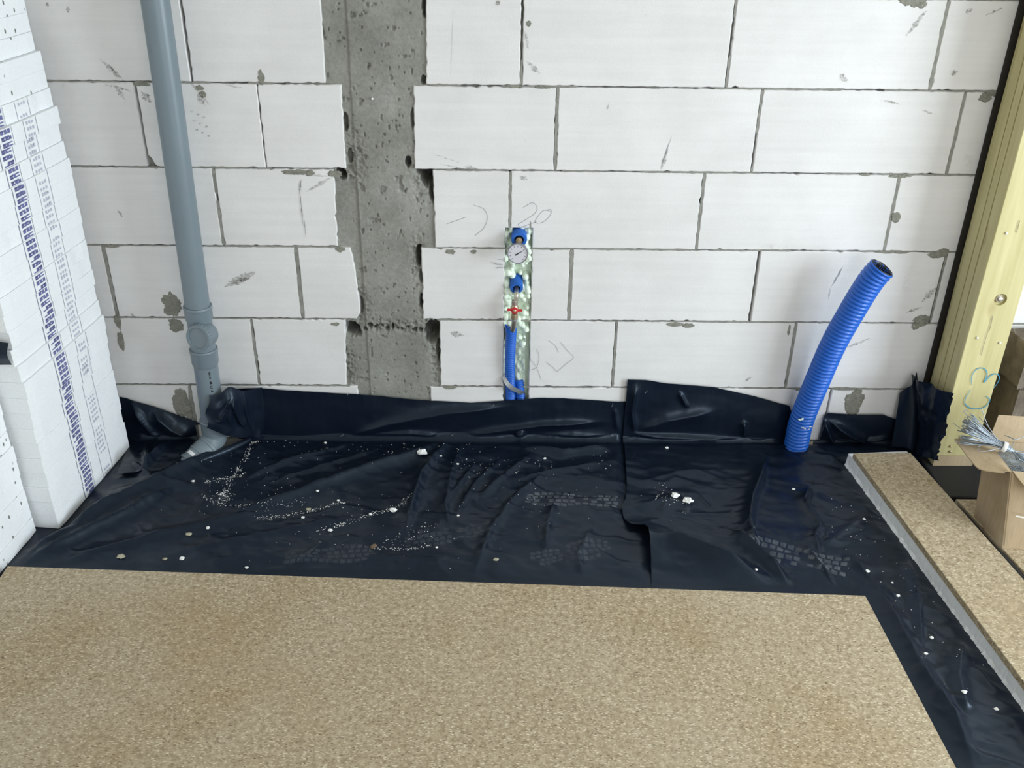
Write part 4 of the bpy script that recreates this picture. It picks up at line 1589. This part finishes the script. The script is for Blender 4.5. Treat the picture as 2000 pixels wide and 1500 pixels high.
v0 = wl(1009, 548, 0.0)
valve = empty('shutoff_valve', (v0[0], -.02, wl(1003, 650)[2]), 'small shutoff valve with red butterfly handle below the dial gauge', 'valve')
s0 = np.array([v0[0], 0.035, v0[2] - .006])
mesh('foam_sleeve', lathe(s0, (0, -1, -.28), [(0, .0205), (.048, .0212), (.054, .020), (.054, .0125), (.02, .012)], 28, (True, False)), M['bluefoam'], valve, True, 40)
yv = -0.036
ex_ = wl(1008, 575, yv)
ev = wl(1006, 600, yv)
pth = smooth_path([(s0[0], .02, s0[2] - .006), (s0[0], -.020, ex_[2] + .004), (s0[0] - .0005, yv + .003, ex_[2] - .002), (s0[0] - .001, yv, ex_[2] - .014), (ev[0], yv, ev[2] + .004)], 40)
mesh('elbow', tube(pth, .0078, 18), M['chrome'], valve, True, 50)
zv = wl(1005, 608, yv - .02)[2]
xv = wl(1005, 608, yv)[0]
hexp = lambda r, zlo, zhi: lathe((xv, yv, zlo), (0, 0, 1), [(0, r * .92), (.001, r), (zhi - zlo - .001, r), (zhi - zlo, r * .92)], 6)
mesh('union_nut', hexp(.0115, zv + .014, zv + .030), M['chrome'], valve)
bodyv = mesh('valve_body', join(lathe((xv, yv, zv - .020), (0, 0, 1), [(0, .0095), (.008, .0105), (.014, .0135), (.026, .0135), (.032, .0100), (.036, .0095)], 20)), M['brass'], valve, True, 40)
mesh('union_nut', hexp(.0125, zv - .034, zv - .019), M['brass'], valve)
mesh('collar', lathe((xv, yv, zv - .040), (0, 0, 1), [(0, .0112), (.006, .0112)], 20), M['steel'], valve, True, 40)
mesh('tail_pipe', tube(smooth_path([(xv, yv, zv - .036), (xv - .002, yv + .004, zv - .060), (xv - .006, yv + .014, zv - .085)], 16), .0088, 18), M['chrome'], valve, True, 50)
# butterfly handle
hub = mesh('handle', lathe((xv, yv - .006, zv + .002), (0, -1, .12), [(0, .006), (.010, .0062), (.014, .0105), (.022, .0105), (.0245, .008)], 20), M['red'], valve, True, 40)
for s in (-1, 1):
    V = []
    for x_, hh in ((.006, .0042), (.012, .0030), (.022, .0034), (.024, .0026)):
        for yy, zz_ in ((-.026, -hh), (-.026, hh), (-.020, hh), (-.020, -hh)):
            V.append((xv + s * x_, yv + yy, zv + .005 + zz_ + (.0015 if s < 0 else 0)))
    Fc = []
    for k in range(3):
        for i in range(4):
            j = (i + 1) % 4
            Fc.append((k * 4 + i, k * 4 + j, k * 4 + 4 + j, k * 4 + 4 + i))
    Fc += [(3, 2, 1, 0), (12, 13, 14, 15)]
    mesh('wing', (np.array(V), Fc), M['red'], hub)
mesh('handle_screw', lathe((xv, yv - .030, zv + .006), (0, -1, .12), [(0, .0052), (.002, .0048), (.003, .003)], 16), M['brass'], hub, True)


def corrugated(path, r, pitch, depth, seg=24, open_top=False, sub=6, open_start=False):
    P = np.asarray(path)
    L = np.r_[0, np.cumsum(np.linalg.norm(np.diff(P, axis=0), axis=1))]
    n = int(L[-1] / pitch * sub)
    s = np.linspace(0, L[-1], n)
    Q = np.c_[[np.interp(s, L, P[:, i]) for i in range(3)]].T
    ph = (s / pitch) % 1.0
    rr = r - depth * np.clip((np.abs(ph - .5) - .26) / .12, 0, 1)
    return tube(Q, rr, seg, (not open_start, not open_top)), Q


cp = smooth_path([wl(999, 646, -.012) + (0, 0, .012), wl(998, 660, -.013), wl(996, 700, -.010), wl(996, 735, -.002), wl(997, 765, .010), wl(997, 785, .018), (wl(997, 785)[0], .022, .10)], 60)
# slanted cut top with an open mouth
vf, Q = corrugated(cp, .0178, .0072, .0030, 26, open_start=True)
cor = empty('corrugated_pipe', (cp[-1][0], .01, .10), 'thin blue corrugated sleeve pipe under the small valve', 'pipe')
mesh('sleeve', vf, M['blue'], cor, True)
cv = wl(991, 640, -.012)
V, Fc = lathe((cv[0] + .010, -.012, cv[2] - .012), (-.1, -.05, 1), [(0, .0172), (.006, .0174)], 26, (False, False))
V = V.copy()
k = V[:, 0] < cv[0] + .006
V[:, 2] += np.clip((cv[0] + .012 - V[:, 0]) / .028, 0, 1) * .026 * (np.arange(len(V)) >= 26)
mesh('cut_end', (V, Fc), M['blue'], cor, True)
cp2 = smooth_path([wl(1013, 742, .022), wl(1015, 760, .016), wl(1017, 785, .020), (wl(1017, 785)[0] + .001, .022, .10)], 30)
vf, Q = corrugated(cp2, .0168, .0072, .0030, 26)
tag(mesh('corrugated_pipe', vf, M['blue'], None, True), 'short blue corrugated pipe behind the metal strap in the wall chase', 'pipe')
# perforated steel strap bent over the pipes
sp_ = smooth_path([wl(979, 731, .012), wl(984, 736, -.008), wl(990, 748, -.020), wl(1000, 758, -.022), wl(1010, 763, -.014), wl(1020, 768, -.002), wl(1024, 770, .02)], 40)
V = []
for i, q in enumerate(sp_):
    tg = sp_[min(i + 1, len(sp_) - 1)] - sp_[max(i - 1, 0)]
    tg /= np.linalg.norm(tg)
    nv = np.cross(tg, (0, -1, 0.2)); nv /= np.linalg.norm(nv)
    for k_, th in ((-1, 0), (1, 0), (1, .0012), (-1, .0012)):
        V.append(q + nv * .0075 * k_ + np.array([0, th, 0]))
Fc = grid_faces(4, len(sp_), True) + [(3, 2, 1, 0), tuple(4 * (len(sp_) - 1) + i for i in range(4))]
tag(mesh('metal_strap', (np.array(V), Fc), M['steel'], None, True, 40), 'bent grey steel strap holding the blue pipes in the chase', 'strap')

# ------------------------------------------------------------------ big blue corrugated hose
hb = fl(1552, 871, 0.0)
hose_pts = [np.array([1.046, -0.047, 0.002]), wl(1566, 820, -.055), wl(1596, 745, -.075), wl(1630, 668, -.095), wl(1672, 594, -.115), wl(1701, 548, -.128), wl(1722, 524, -.136)]
hpth = smooth_path(hose_pts, 90)
vf, Q = corrugated(hpth, .0415, .0134, .0052, 36, open_top=True, sub=8)
hose = empty('corrugated_hose', (1.046, -0.045, 0.0), 'thick blue corrugated hose leaning against the block wall', 'hose')
mesh('outer_wall', vf, M['blue'], hose, True)
L = len(Q)
tgt = Q[-1] - Q[-6]
tgt /= np.linalg.norm(tgt)
mesh('lining', tube(np.r_[Q[-150:-1:6], [Q[-1]]], .0345, 32, (True, False)), M['blue_in'], hose, True)
mesh('rim', lathe(Q[-1] - tgt * .003, tgt, [(0, .0412), (.004, .0405), (.005, .0385), (.0045, .0345), (-.01, .0345)], 36, (False, False)), M['blue'], hose, True)
V, Fc = lathe(Q[-1] + tgt * .0010, tgt, [(0, .0372), (.003, .0368), (.0035, .0346), (-.006, .0340)], 36, (False, False))
mesh('cut_edge', (V + np.r_[[RNG.normal(0, .0006, 3) for _ in range(len(V))]], Fc), M['blue_in'], hose, True)
# splashes of dried paint on the hose
for i, (f, aa, s) in enumerate([(.20, -.5, .007), (.21, -.35, .006), (.16, -.15, .005), (.155, .05, .004), (.165, .5, .004), (.15, .45, .003)]):
    q = Q[int(f * L)]
    tg = Q[int(f * L) + 3] - Q[int(f * L) - 3]; tg /= np.linalg.norm(tg)
    s1 = np.cross(tg, (0, -1, 0)); s1 /= np.linalg.norm(s1)
    f1 = np.cross(s1, tg)
    if f1[1] > 0:
        f1 = -f1
    if s1[0] < 0:
        s1 = -s1
    c = q + (f1 * math.cos(aa) + s1 * math.sin(aa)) * .0418
    r_ = np.random.default_rng(i)
    n = 10
    an = np.linspace(0, 2 * math.pi, n, endpoint=False)
    V = [c + (s1 * math.cos(t) * 1.3 + tg * math.sin(t) * .6) * s * (.6 + .6 * r_.random()) for t in an]
    mesh('paint_splash', (np.array(V), [tuple(range(n))]), M['tape'] if i > 1 else M['foam'], hose)
# off-cut of wood lying behind the hose foot
tag(mesh('wood_offcut', prism([fl(1570, 872)[:2], fl(1586, 873)[:2], fl(1588, 864)[:2], fl(1572, 863)[:2]], .004, .010, .001), M['board_edge']), 'tiny brown wood offcut behind the foot of the blue hose', 'offcut')

# ------------------------------------------------------------------ timber post
PL, PR, PF, PB = 1.470, 1.602, -0.183, -0.014
post = empty('timber_post', (1.535, -0.1, 0.022), 'greenish yellow treated timber post with blue crayon lettering', 'post')
cuts = [PB, PB - 0.020, PB - 0.068, PB - 0.108, PF]
for i in range(4):
    ya, yb = cuts[i + 1], cuts[i]
    g = 0.0026
    n = 50
    zz_ = np.linspace(0.0225, zc - 0.001, n)
    # lamella with a slightly uneven left side and rounded arrises
    bev = 0.002
    V = []
    for z_ in zz_:
        w = 0.003 * float(fbm(np.array([z_ * 3.0]), np.array([i * 3.3]), 130, 3)[0] - .5) if i == 0 else 0
        l_ = PL + (0.004 if i == 0 else 0.0) + w * 2
        P = [(l_ + bev, ya + g), (PR - bev, ya + g), (PR, ya + g + bev), (PR, yb - g - bev), (PR - bev, yb - g), (l_ + bev, yb - g), (l_, yb - g - bev), (l_, ya + g + bev)]
        V += [(p[0], p[1], z_) for p in P]
    Fc = grid_faces(8, n, True) + [tuple(range(7, -1, -1)), tuple(8 * (n - 1) + j for j in range(8))]
    mesh('lamella', (np.array(V), Fc), M['wood'], post)
mesh('glue_joint', box(PL + 0.014, PR - 0.014, PF + .022, PB - .006, .03, zc - .01), M['wood'], post)
mesh('sealing_strip', box(1.4600, 1.52, -0.0125, -0.0005, 0.03, zc - .002), M['tar'], post)
# countersunk bolt
bc = at(1955, 586, 1, PF)
RD = 0.013
front_lam = [o for o in post.children if o.name.startswith('lamella')][-1]
cut = mesh('recess_cutter', lathe((bc[0], PF + RD, bc[2]), (0, -1, 0), [(0, .0195), (RD + .01, .0195)], 32), M['wood'], post)
bm_ = front_lam.modifiers.new('recess', 'BOOLEAN')
bm_.object, bm_.operation, bm_.solver = cut, 'DIFFERENCE', 'EXACT'
bpy.context.view_layer.update()
dg = bpy.context.evaluated_depsgraph_get()
new_me = bpy.data.meshes.new_from_object(front_lam.evaluated_get(dg))
front_lam.modifiers.clear()
front_lam.data = new_me
bpy.data.objects.remove(cut, do_unlink=True)
mesh('bolt_nut', lathe((bc[0] - .001, PF + RD, bc[2]), (0, -1, 0), [(0, .0135), (.006, .0135), (.007, .012)], 6), M['chrome'], post)
mesh('bolt_end', lathe((bc[0] - .001, PF + RD - .006, bc[2]), (0, -1, 0), [(0, .0075), (.006, .0075), (.007, .006)], 20), M['chrome'], post, True, 40)
# resin drops and nail heads
for px, py in [(1909, 660), (1953, 670), (1966, 456), (1857, 872), (1856, 882)]:
    c = at(px, py, 1, PF)
    mesh('resin_drop', lathe((c[0], PF + .0005, c[2]), (0, -1, 0), [(0, .0042), (.002, .0034), (.0032, .0012)], 12), M['brass'] if py > 800 else M['crumb'], post, True)


def crayon(pts, w=.0032, n=48):
    P = smooth_path([at(px, py, 1, PF) for px, py in pts], n)
    k = np.linspace(0, 1, len(P))
    mesh('crayon_letter', ribbon_wall(P[:, [0, 2]], w * (.45 + .55 * np.sin(np.pi * np.clip(k, .05, .95))), PF - .0006), M['blue_chalk'], post)


crayon([(1899, 752), (1897, 738), (1906, 722), (1921, 719), (1928, 730), (1922, 747), (1934, 734), (1946, 730), (1952, 737), (1948, 748), (1941, 757)])
crayon([(1896, 761), (1886, 777), (1885, 789), (1896, 797), (1912, 798), (1926, 793), (1933, 782), (1931, 777), (1925, 774)])
for pts, w in [([(1939, 615), (1935, 635), (1931, 648)], .002), ([(1930, 645), (1921, 675), (1916, 695)], .0016), ([(1992, 430), (1985, 455)], .002)]:
    P = smooth_path([at(px, py, 1, PF) for px, py in pts], 12)
    mesh('drying_crack', ribbon_wall(P[:, [0, 2]], np.r_[.0004, np.full(len(P) - 2, w), .0004], PF - .0005), M['board_edge'], post)
# brown stained foot
mesh('foot_plate', box(PL - .001, PR + .001, PF - .0015, PF + .0, .022, .062), M['card'], post)

# dark rubble to the right of the post
def rub(P, za, zb, seed):
    r = np.random.default_rng(seed)
    V, Fc = prism(rough_poly(P, .02, .003, seed), za, zb, .004)
    V = V + r.normal(0, .0015, V.shape)
    return V, Fc


tag(mesh('rough_block', rub([(1.70, -.16), (2.0, -.16), (2.0, -.01), (1.70, -.01)], .03, .30, 5), M['darkblock']), 'lower dark brown rough block behind the timber post', 'block')
tag(mesh('rough_block', rub([(1.685, -.17), (1.98, -.17), (1.98, -.02), (1.685, -.02)], .306, .46, 6), M['darkblock']), 'upper dark rough block on top of the brown one behind the post', 'block')

# ------------------------------------------------------------------ cardboard box
FBZ = 0.0282
A0 = fl(1957, 1070, FBZ)                   # near left bottom corner
B0 = fl(1903, 1008, FBZ)                   # far left bottom corner
dleft = (B0 - A0)
A1 = at(1974, 921, 1, A0[1] + .035)        # rim corners (box leans and bulges a little)
hbox = A1[2] - FBZ
B1 = np.array([B0[0] + (A1[0] - A0[0]) * .6 + .01, B0[1] + .05, A1[2]])
fr = np.array([0.30, -0.045, 0])
C0, C1 = A0 + fr, A1 + fr
D0, D1 = B0 + fr, B1 + fr
cbox = empty('cardboard_box', (np.array([A0, B0, C0, D0]).mean(0)[0], np.array([A0, B0, C0, D0]).mean(0)[1], FBZ), 'open brown cardboard box full of wire ties beside the timber post', 'box')


def panel(c, th, name, parent, mat=None, bulge=0.0, nu_=10, nv_=8, seed=0):
    TL, TR, BL, BR = [np.asarray(q, float) for q in c]
    nrm = np.cross(TR - TL, BL - TL)
    nrm /= np.linalg.norm(nrm)
    r = np.random.default_rng(seed)
    f, _ = patch(c, nu_, nv_, lambda a, b: nrm * (bulge * math.sin(math.pi * a) * math.sin(math.pi * b)))
    g = f - nrm * th
    n = nu_ * nv_
    Fc = grid_faces(nu_, nv_)
    F2 = [tuple(i + n for i in q[::-1]) for q in Fc]
    rim = [i for i in range(nu_)] + [j * nu_ + nu_ - 1 for j in range(1, nv_)] + [(nv_ - 1) * nu_ + i for i in range(nu_ - 2, -1, -1)] + [j * nu_ for j in range(nv_ - 2, 0, -1)]
    F3 = [(rim[i], rim[(i + 1) % len(rim)], rim[(i + 1) % len(rim)] + n, rim[i] + n) for i in range(len(rim))]
    return mesh(name, (np.concatenate([f, g]), Fc + F2 + F3), mat or M['card'], parent)


T = .004
panel([B1, A1, B0, A0], -T, 'side_panel', cbox, bulge=.008)
panel([A1, C1, A0, C0], -T, 'front_panel', cbox, bulge=.004)
panel([D1, B1, D0, B0], -T, 'back_panel', cbox)
panel([C1, D1, C0, D0], -T, 'side_panel', cbox)
panel([A0 + (0, 0, .004), C0 + (0, 0, .004), B0 + (0, 0, .004), D0 + (0, 0, .004)], .003, 'bottom_panel', cbox)
# flaps
zr = A1[2]
f1 = at(1864, 857, 2, zr + .012)
f2 = at(1906, 910, 2, zr - .012)
f3 = at(1960, 923, 2, zr - .006)
Bm = B1 + (A1 - B1) * .02
V, Fc = [], []
outer = smooth_path([f1, at(1885, 884, 2, zr - .002), f2, at(1920, 917, 2, zr - .012), at(1945, 921, 2, zr - .008), f3], 30)
inner = np.array([Bm + (A1 - Bm) * t for t in np.linspace(0, 1, len(outer))])
n = len(outer)
rows_ = []
for s in np.linspace(0, 1, 6):
    p = inner * (1 - s) + outer * s
    p[:, 2] += .006 * math.sin(math.pi * s)
    rows_.append(p)
f_ = np.concatenate(rows_)
g_ = f_ - np.array([0, 0, .0035])
N_ = len(f_)
gf = grid_faces(n, 6)
rim = [i for i in range(n)] + [j * n + n - 1 for j in range(1, 6)] + [5 * n + i for i in range(n - 2, -1, -1)] + [j * n for j in range(4, 0, -1)]
Fc = gf + [tuple(i + N_ for i in q[::-1]) for q in gf] + [(rim[i], rim[(i + 1) % len(rim)], rim[(i + 1) % len(rim)] + N_, rim[i] + N_) for i in range(len(rim))]
mesh('flap', (np.concatenate([f_, g_]), Fc), M['card'], cbox)
panel([A1 + (.004, 0, 0), C1, A1 + (.03, -.075, -.030), C1 + (.0, -.085, -.035)], .0035, 'flap', cbox, bulge=-.006)
panel([D1 + (0, .03, .075), B1 + (.035, .03, .070), D1, B1 + (.01, 0, 0)], .0035, 'flap', cbox, bulge=.004)
tp = at(1992, 1010, 1, A0[1] - .012)
mesh('tape_scrap', ([tp + (-.012, 0, .006), tp + (.03, -.006, .001), tp + (.03, -.006, -.004), tp + (-.012, 0, .001)], [(0, 1, 2, 3)]), M['tape'], cbox)
mesh('tape_scrap', ([A0 + (.0035, -.003, .01), A0 + (.011, -.005, .01), A1 + (.010, -.005, -.004), A1 + (.003, -.003, -.004)], [(0, 1, 2, 3)]), M['tape'], cbox).data.materials[0] = M['card']

# ------------------------------------------------------------------ wire ties
bundle_c = at(1961, 872, 2, zr + .028)           # the tie
bundle = empty('wire_tie_bundle', (bundle_c[0], bundle_c[1], zr), 'bundle of looped galvanised wire ties bound with a pale band, on top of the box', 'wire bundle')
left_end = at(1882, 838, 2, zr + .060)
axis = left_end - bundle_c
Lb = np.linalg.norm(axis)
axis /= Lb
sidev = np.cross(axis, (0, 0, 1.)); sidev /= np.linalg.norm(sidev)
upv = np.cross(sidev, axis)
if upv[2] < 0:
    upv = -upv
rng = np.random.default_rng(3)


def hook_wire(c, a, d_up, d_side, L1, L2, loop, roll):
    """wire running through the tie, looped back on itself at the fan end"""
    e = c + axis * L1 + upv * d_up + sidev * d_side
    t = (e - c) / np.linalg.norm(e - c)
    s_ = np.cross(t, upv); s_ /= np.linalg.norm(s_)
    w_ = upv * math.cos(roll) + s_ * math.sin(roll)
    tail = c - axis * L2 - upv * (d_up * .7 + .01) + sidev * (-d_side * .9)
    pts = [tail, c - axis * .01, c + axis * .02 + (e - c) * .08, e - t * loop * .6]
    for k in range(1, 7):
        an = math.pi * k / 6
        pts.append(e + t * (math.sin(an) * loop * .9) + w_ * (loop * .5 * (1 - math.cos(an))) - t * (loop * .6) * (k / 6) ** 3 * 0)
    pts.append(e - t * (loop * 2.0) + w_ * loop * .9)
    return smooth_path(pts, 30)


for i in range(72):
    a = rng.random() * 2 * math.pi
    rr = math.sqrt(rng.random())
    c = bundle_c + (upv * math.cos(a) + sidev * math.sin(a)) * rr * .010
    P = hook_wire(c, axis, .034 * math.cos(a) * rr + rng.normal(0, .003), .040 * math.sin(a) * rr + rng.normal(0, .003), Lb * rng.uniform(.80, 1.02), rng.uniform(.05, .095), rng.uniform(.005, .009), rng.uniform(-1.2, 1.2))
    mesh('wire', tube(P, .0011, 5), M['wire'], bundle, True)
# strays
for pts in [[(1940, 860, .035), (1915, 835, .075), (1897, 818, .085), (1884, 806, .10), (1884, 801, .105), (1890, 801, .10)],
            [(1945, 855, .04), (1928, 828, .085), (1917, 797, .13)], [(1950, 862, .04), (1932, 836, .075), (1912, 815, .09)],
            [(1955, 875, .03), (1932, 880, .03), (1915, 881, .03), (1910, 873, .034), (1916, 870, .034)],
            [(1895, 850, .045), (1875, 836, .06), (1861, 826, .065)],
            [(1962, 850, .05), (1980, 858, .05), (1976, 872, .045), (1970, 882, .04)], [(1962, 850, .05), (1985, 858, .045), (2004, 850, .05)]]:
    P = smooth_path([at(a, b, 2, zr + h) for a, b, h in pts], 24)
    mesh('wire', tube(P, .0011, 5), M['wire'], bundle, True)
bt = lathe(bundle_c - axis * .007 - upv * .001, axis, [(0, .0145), (.001, .0160), (.012, .0160), (.013, .0145)], 20, (False, False))
mesh('binding_band', bt, M['tape'], bundle, True)
# crimped loose ties lying in the box
for i in range(14):
    c0_ = at(1930 + i * 5.2, 897 + i * 2.2 + rng.normal(0, 4), 2, zr - .012 - .01 * rng.random())
    d = np.array([rng.normal(0, .3), rng.normal(0, .3), rng.normal(0, .06)]) + np.array([.6, -.25, 0])
    d /= np.linalg.norm(d)
    s_ = np.cross(d, (0, 0, 1.)); s_ /= np.linalg.norm(s_)
    P = []
    m = 30
    for k in range(m):
        t = k / (m - 1)
        P.append(c0_ + d * (t * .055) + s_ * math.sin(t * 20) * .006 + np.array([0, 0, 1.]) * (math.cos(t * 20) * .003))
    tag(mesh('wire_tie', tube(np.array(P), .0010, 5), M['wire'], None, True), 'crimped loose wire tie lying in the cardboard box', 'wire tie', 'loose wire ties in the box')
# dark filling of wires below
V, Fc = patch([B1 + (.006, -.006, -.03), D1 + (-.006, -.006, -.03), A1 + (.006, .006, -.03), C1 + (-.006, .006, -.03)], 40, 24,
              lambda a, b: (0, 0, .016 * float(fbm(np.array([a * 18]), np.array([b * 10]), 140, 3)[0] - .5)))
tag(mesh('wire_filling', (V, Fc), M['wire'], None, True), 'tangled wire ties filling the cardboard box', 'wire ties', kind='stuff')

# ------------------------------------------------------------------ debris on the film
def film_zs(X, Y):
    X, Y = np.asarray(X, float), np.asarray(Y, float)
    xl_ = np.array([xl_R(q) for q in Y])
    return np.where(X > xl_, film_height(X, Y, 'R'), film_height(X, Y, 'L'))


def film_z(x, y):
    return float(film_zs([x], [y])[0])


def lump(c, r, seed, n1=9, n2=7, sq=0.6):
    g = np.random.default_rng(seed)
    V = []
    for j in range(n2):
        ph = math.pi * (j + .5) / n2
        for i in range(n1):
            th = 2 * math.pi * i / n1
            q = r * (.65 + .6 * g.random())
            V.append((c[0] + q * math.sin(ph) * math.cos(th) * 1.25, c[1] + q * math.sin(ph) * math.sin(th), c[2] + r * sq + q * math.cos(ph) * sq))
    Fc = grid_faces(n1, n2, True) + [tuple(range(n1)), tuple(n1 * (n2 - 1) + i for i in range(n1 - 1, -1, -1))]
    return V, Fc


def drop(px, py, r, seed, mat, name, label, cat, group=None, sq=.6):
    c = fl(px, py, 0.006)
    c = np.array([c[0], c[1], film_z(c[0], c[1]) - .0005])
    tag(mesh(name, lump(c, r, seed, sq=sq), M[mat], None), label, cat, group)


drop(826, 894, .0145, 1, 'crumb', 'polystyrene_crumb', 'largest white polystyrene crumb, below the staple on the black film', 'crumb')
drop(769, 1003, .0095, 2, 'crumb', 'polystyrene_crumb', 'flat white polystyrene crumb at the end of a line of white dust', 'crumb')
drop(1318, 974, .0115, 3, 'crumb', 'polystyrene_crumb', 'rounder of two white polystyrene crumbs lying close together', 'crumb')
drop(1343, 984, .0125, 4, 'crumb', 'polystyrene_crumb', 'longer of two white polystyrene crumbs lying close together', 'crumb')
drop(369, 1048, .0075, 5, 'chip', 'mortar_chip', 'pale beige mortar chip near the small white crumb', 'chip', None, .4)
drop(237, 1091, .0095, 6, 'chip', 'mortar_chip', 'pale beige mortar chip near the left edge of the large board', 'chip', None, .35)
drop(322, 1093, .0055, 7, 'chip', 'mortar_chip', 'small beige mortar chip at the edge of the large board', 'chip', None, .4)
drop(730, 1071, .0085, 8, 'chip_dk', 'brown_chip', 'dark brown chip on the black film', 'chip')
drop(603, 997, .006, 9, 'chip', 'mortar_chip', 'small beige mortar chip in the white dust line', 'chip', None, .5)
drop(969, 1097, .0065, 10, 'chip', 'ring_chip', 'pale curled chip near the middle of the board edge', 'chip', None, .4)
for i, (px, py, r) in enumerate([(407, 1037, .0052), (1064, 897, .0045), (861, 896, .004), (894, 910, .004), (621, 967, .0042), (661, 981, .0038), (592, 1016, .0045), (724, 1010, .005), (645, 1038, .006), (853, 1072, .0035), (895, 1010, .0035), (636, 868, .0045), (356, 1093, .006), (1302, 878, .005), (1549, 959, .005),
                                 (1495, 1089, .004), (1692, 1124, .0055), (1686, 1020, .004), (1475, 1125, .0035), (1751, 1173, .005), (1834, 1160, .0035), (1818, 1250, .0045), (1806, 1285, .0045), (1879, 1365, .0055), (1945, 1388, .0045), (378, 945, .0045), (482, 1110, .004), (1742, 1141, .003)]):
    drop(px, py, r, 100 + i, 'crumb', 'polystyrene_crumb', 'small white polystyrene crumb on the black film', 'crumb', 'small crumbs on the film')

# fine dust of beads: countless, one object
octv = np.array([(1, 0, 0), (-1, 0, 0), (0, 1, 0), (0, -1, 0), (0, 0, 1), (0, 0, -1)], float)
octf = [(0, 2, 4), (2, 1, 4), (1, 3, 4), (3, 0, 4), (2, 0, 5), (1, 2, 5), (3, 1, 5), (0, 3, 5)]
pts = []


def sow(poly, n, spread):
    P = np.array([fl(*q)[:2] for q in poly])
    L = np.r_[0, np.cumsum(np.linalg.norm(np.diff(P, axis=0), axis=1))]
    for _ in range(n):
        s = RNG.random() * L[-1]
        p = np.array([np.interp(s, L, P[:, 0]), np.interp(s, L, P[:, 1])]) + RNG.normal(0, spread, 2)
        pts.append((p[0], p[1], RNG.uniform(.0007, .0016)))


sow([(490, 868), (530, 866), (600, 866)], 120, .003)
sow([(492, 872), (470, 915), (440, 965), (430, 985)], 170, .006)
sow([(400, 950), (440, 940), (480, 930)], 70, .005)
sow([(430, 965), (445, 985)], 80, .010)
sow([(395, 975), (440, 995), (520, 1000), (600, 985)], 110, .005)
sow([(500, 1020), (600, 1005), (680, 985)], 160, .006)
sow([(620, 1045), (700, 1020), (780, 995), (800, 980)], 150, .006)
sow([(730, 1075), (790, 1077), (840, 1070)], 60, .004)
sow([(760, 1070), (800, 1050), (850, 1040)], 50, .016)
sow([(360, 910), (600, 1000), (880, 1060)], 140, .12)
sow([(560, 870), (900, 900), (1180, 900)], 110, .05)
sow([(900, 930), (1150, 1000)], 60, .08)
sow([(1290, 960), (1320, 1000)], 40, .03)
sow([(1660, 1000), (1760, 1150), (1880, 1350)], 70, .07)
sow([(1640, 868), (1720, 868), (1770, 865)], 45, .012)
sow([(210, 910), (235, 895), (245, 880)], 40, .005)
hin = in_poly(np.array([q[0] for q in pts]), np.array([q[1] for q in pts]), hole)
pts = [q for q, k in zip(pts, hin) if not k and q[0] > -1.242 - 0.108 * (-q[1] - 0.064)]
pts = [q for q in pts if (-1.3 < q[0] < 1.2 and -0.035 > q[1] > -0.72 - 0.02 * q[0]) or (1.06 < q[0] < 1.25 and q[1] < -.7)]
pz_ = film_zs([q[0] for q in pts], [q[1] for q in pts])
VV, FF = [], []
for i, (x, y, r) in enumerate(pts):
    VV.append(octv * r * np.array([1.2, 1, .8]) + (x, y, pz_[i] + r * .5))
    FF += [tuple(q + i * 6 for q in f) for f in octf]
tag(mesh('polystyrene_dust', (np.concatenate(VV), FF), M['crumb'], None), 'fine white polystyrene dust strewn over the black film', 'dust', kind='stuff')


# dusty shoe prints pressed on the film
def shoe(center_px, ang, length, width, name_parent, seed, mat='dust'):
    c = fl(*center_px)
    d = np.array([math.cos(ang), math.sin(ang)])
    s = np.array([-d[1], d[0]])
    r = np.random.default_rng(seed)
    V, Fc = [], []
    for u0 in np.arange(0, 1, .078):
        half = np.interp(u0, [0, .1, .28, .42, .58, .66, .8, .95, 1], [.25, .42, .5, .45, .30, .30, .38, .34, .2]) * width
        rowsn = 4
        for j in range(rowsn):
            a = -half + 2 * half * (j + .5) / rowsn
            if .48 < u0 < .62 and j in (1, 2):
                continue
            if r.random() < .12:
                continue
            hw, hl = half / rowsn * .76, .078 * length * .38
            sh = .35 * hl * (1 if j % 2 else -1)
            q = []
            for du, ds in ((-hl, -hw), (hl, -hw), (hl, hw), (-hl, hw)):
                p = c[:2] + d * ((u0 - .5) * length + du + sh) + s * (a + ds)
                q.append((p[0], p[1], 0.0))
            n_ = len(V)
            V += q
            Fc.append((n_, n_ + 1, n_ + 2, n_ + 3))
    V = np.array(V)
    V[:, 2] = film_zs(V[:, 0], V[:, 1]) + .0012
    mesh('shoe_print', (V, Fc), M[mat], name_parent)['kind'] = 'stuff'


shoe((1122, 982), math.radians(-3), .29, .095, film1, 1)
shoe((1110, 1085), math.radians(195), .24, .10, film1, 2, 'dust_faint')
shoe((1560, 1095), math.radians(-22), .29, .12, film2, 3)
shoe((640, 1090), math.radians(185), .26, .09, film1, 4, 'dust_faint')
shoe((880, 1050), math.radians(15), .26, .09, film1, 5, 'dust_faint')
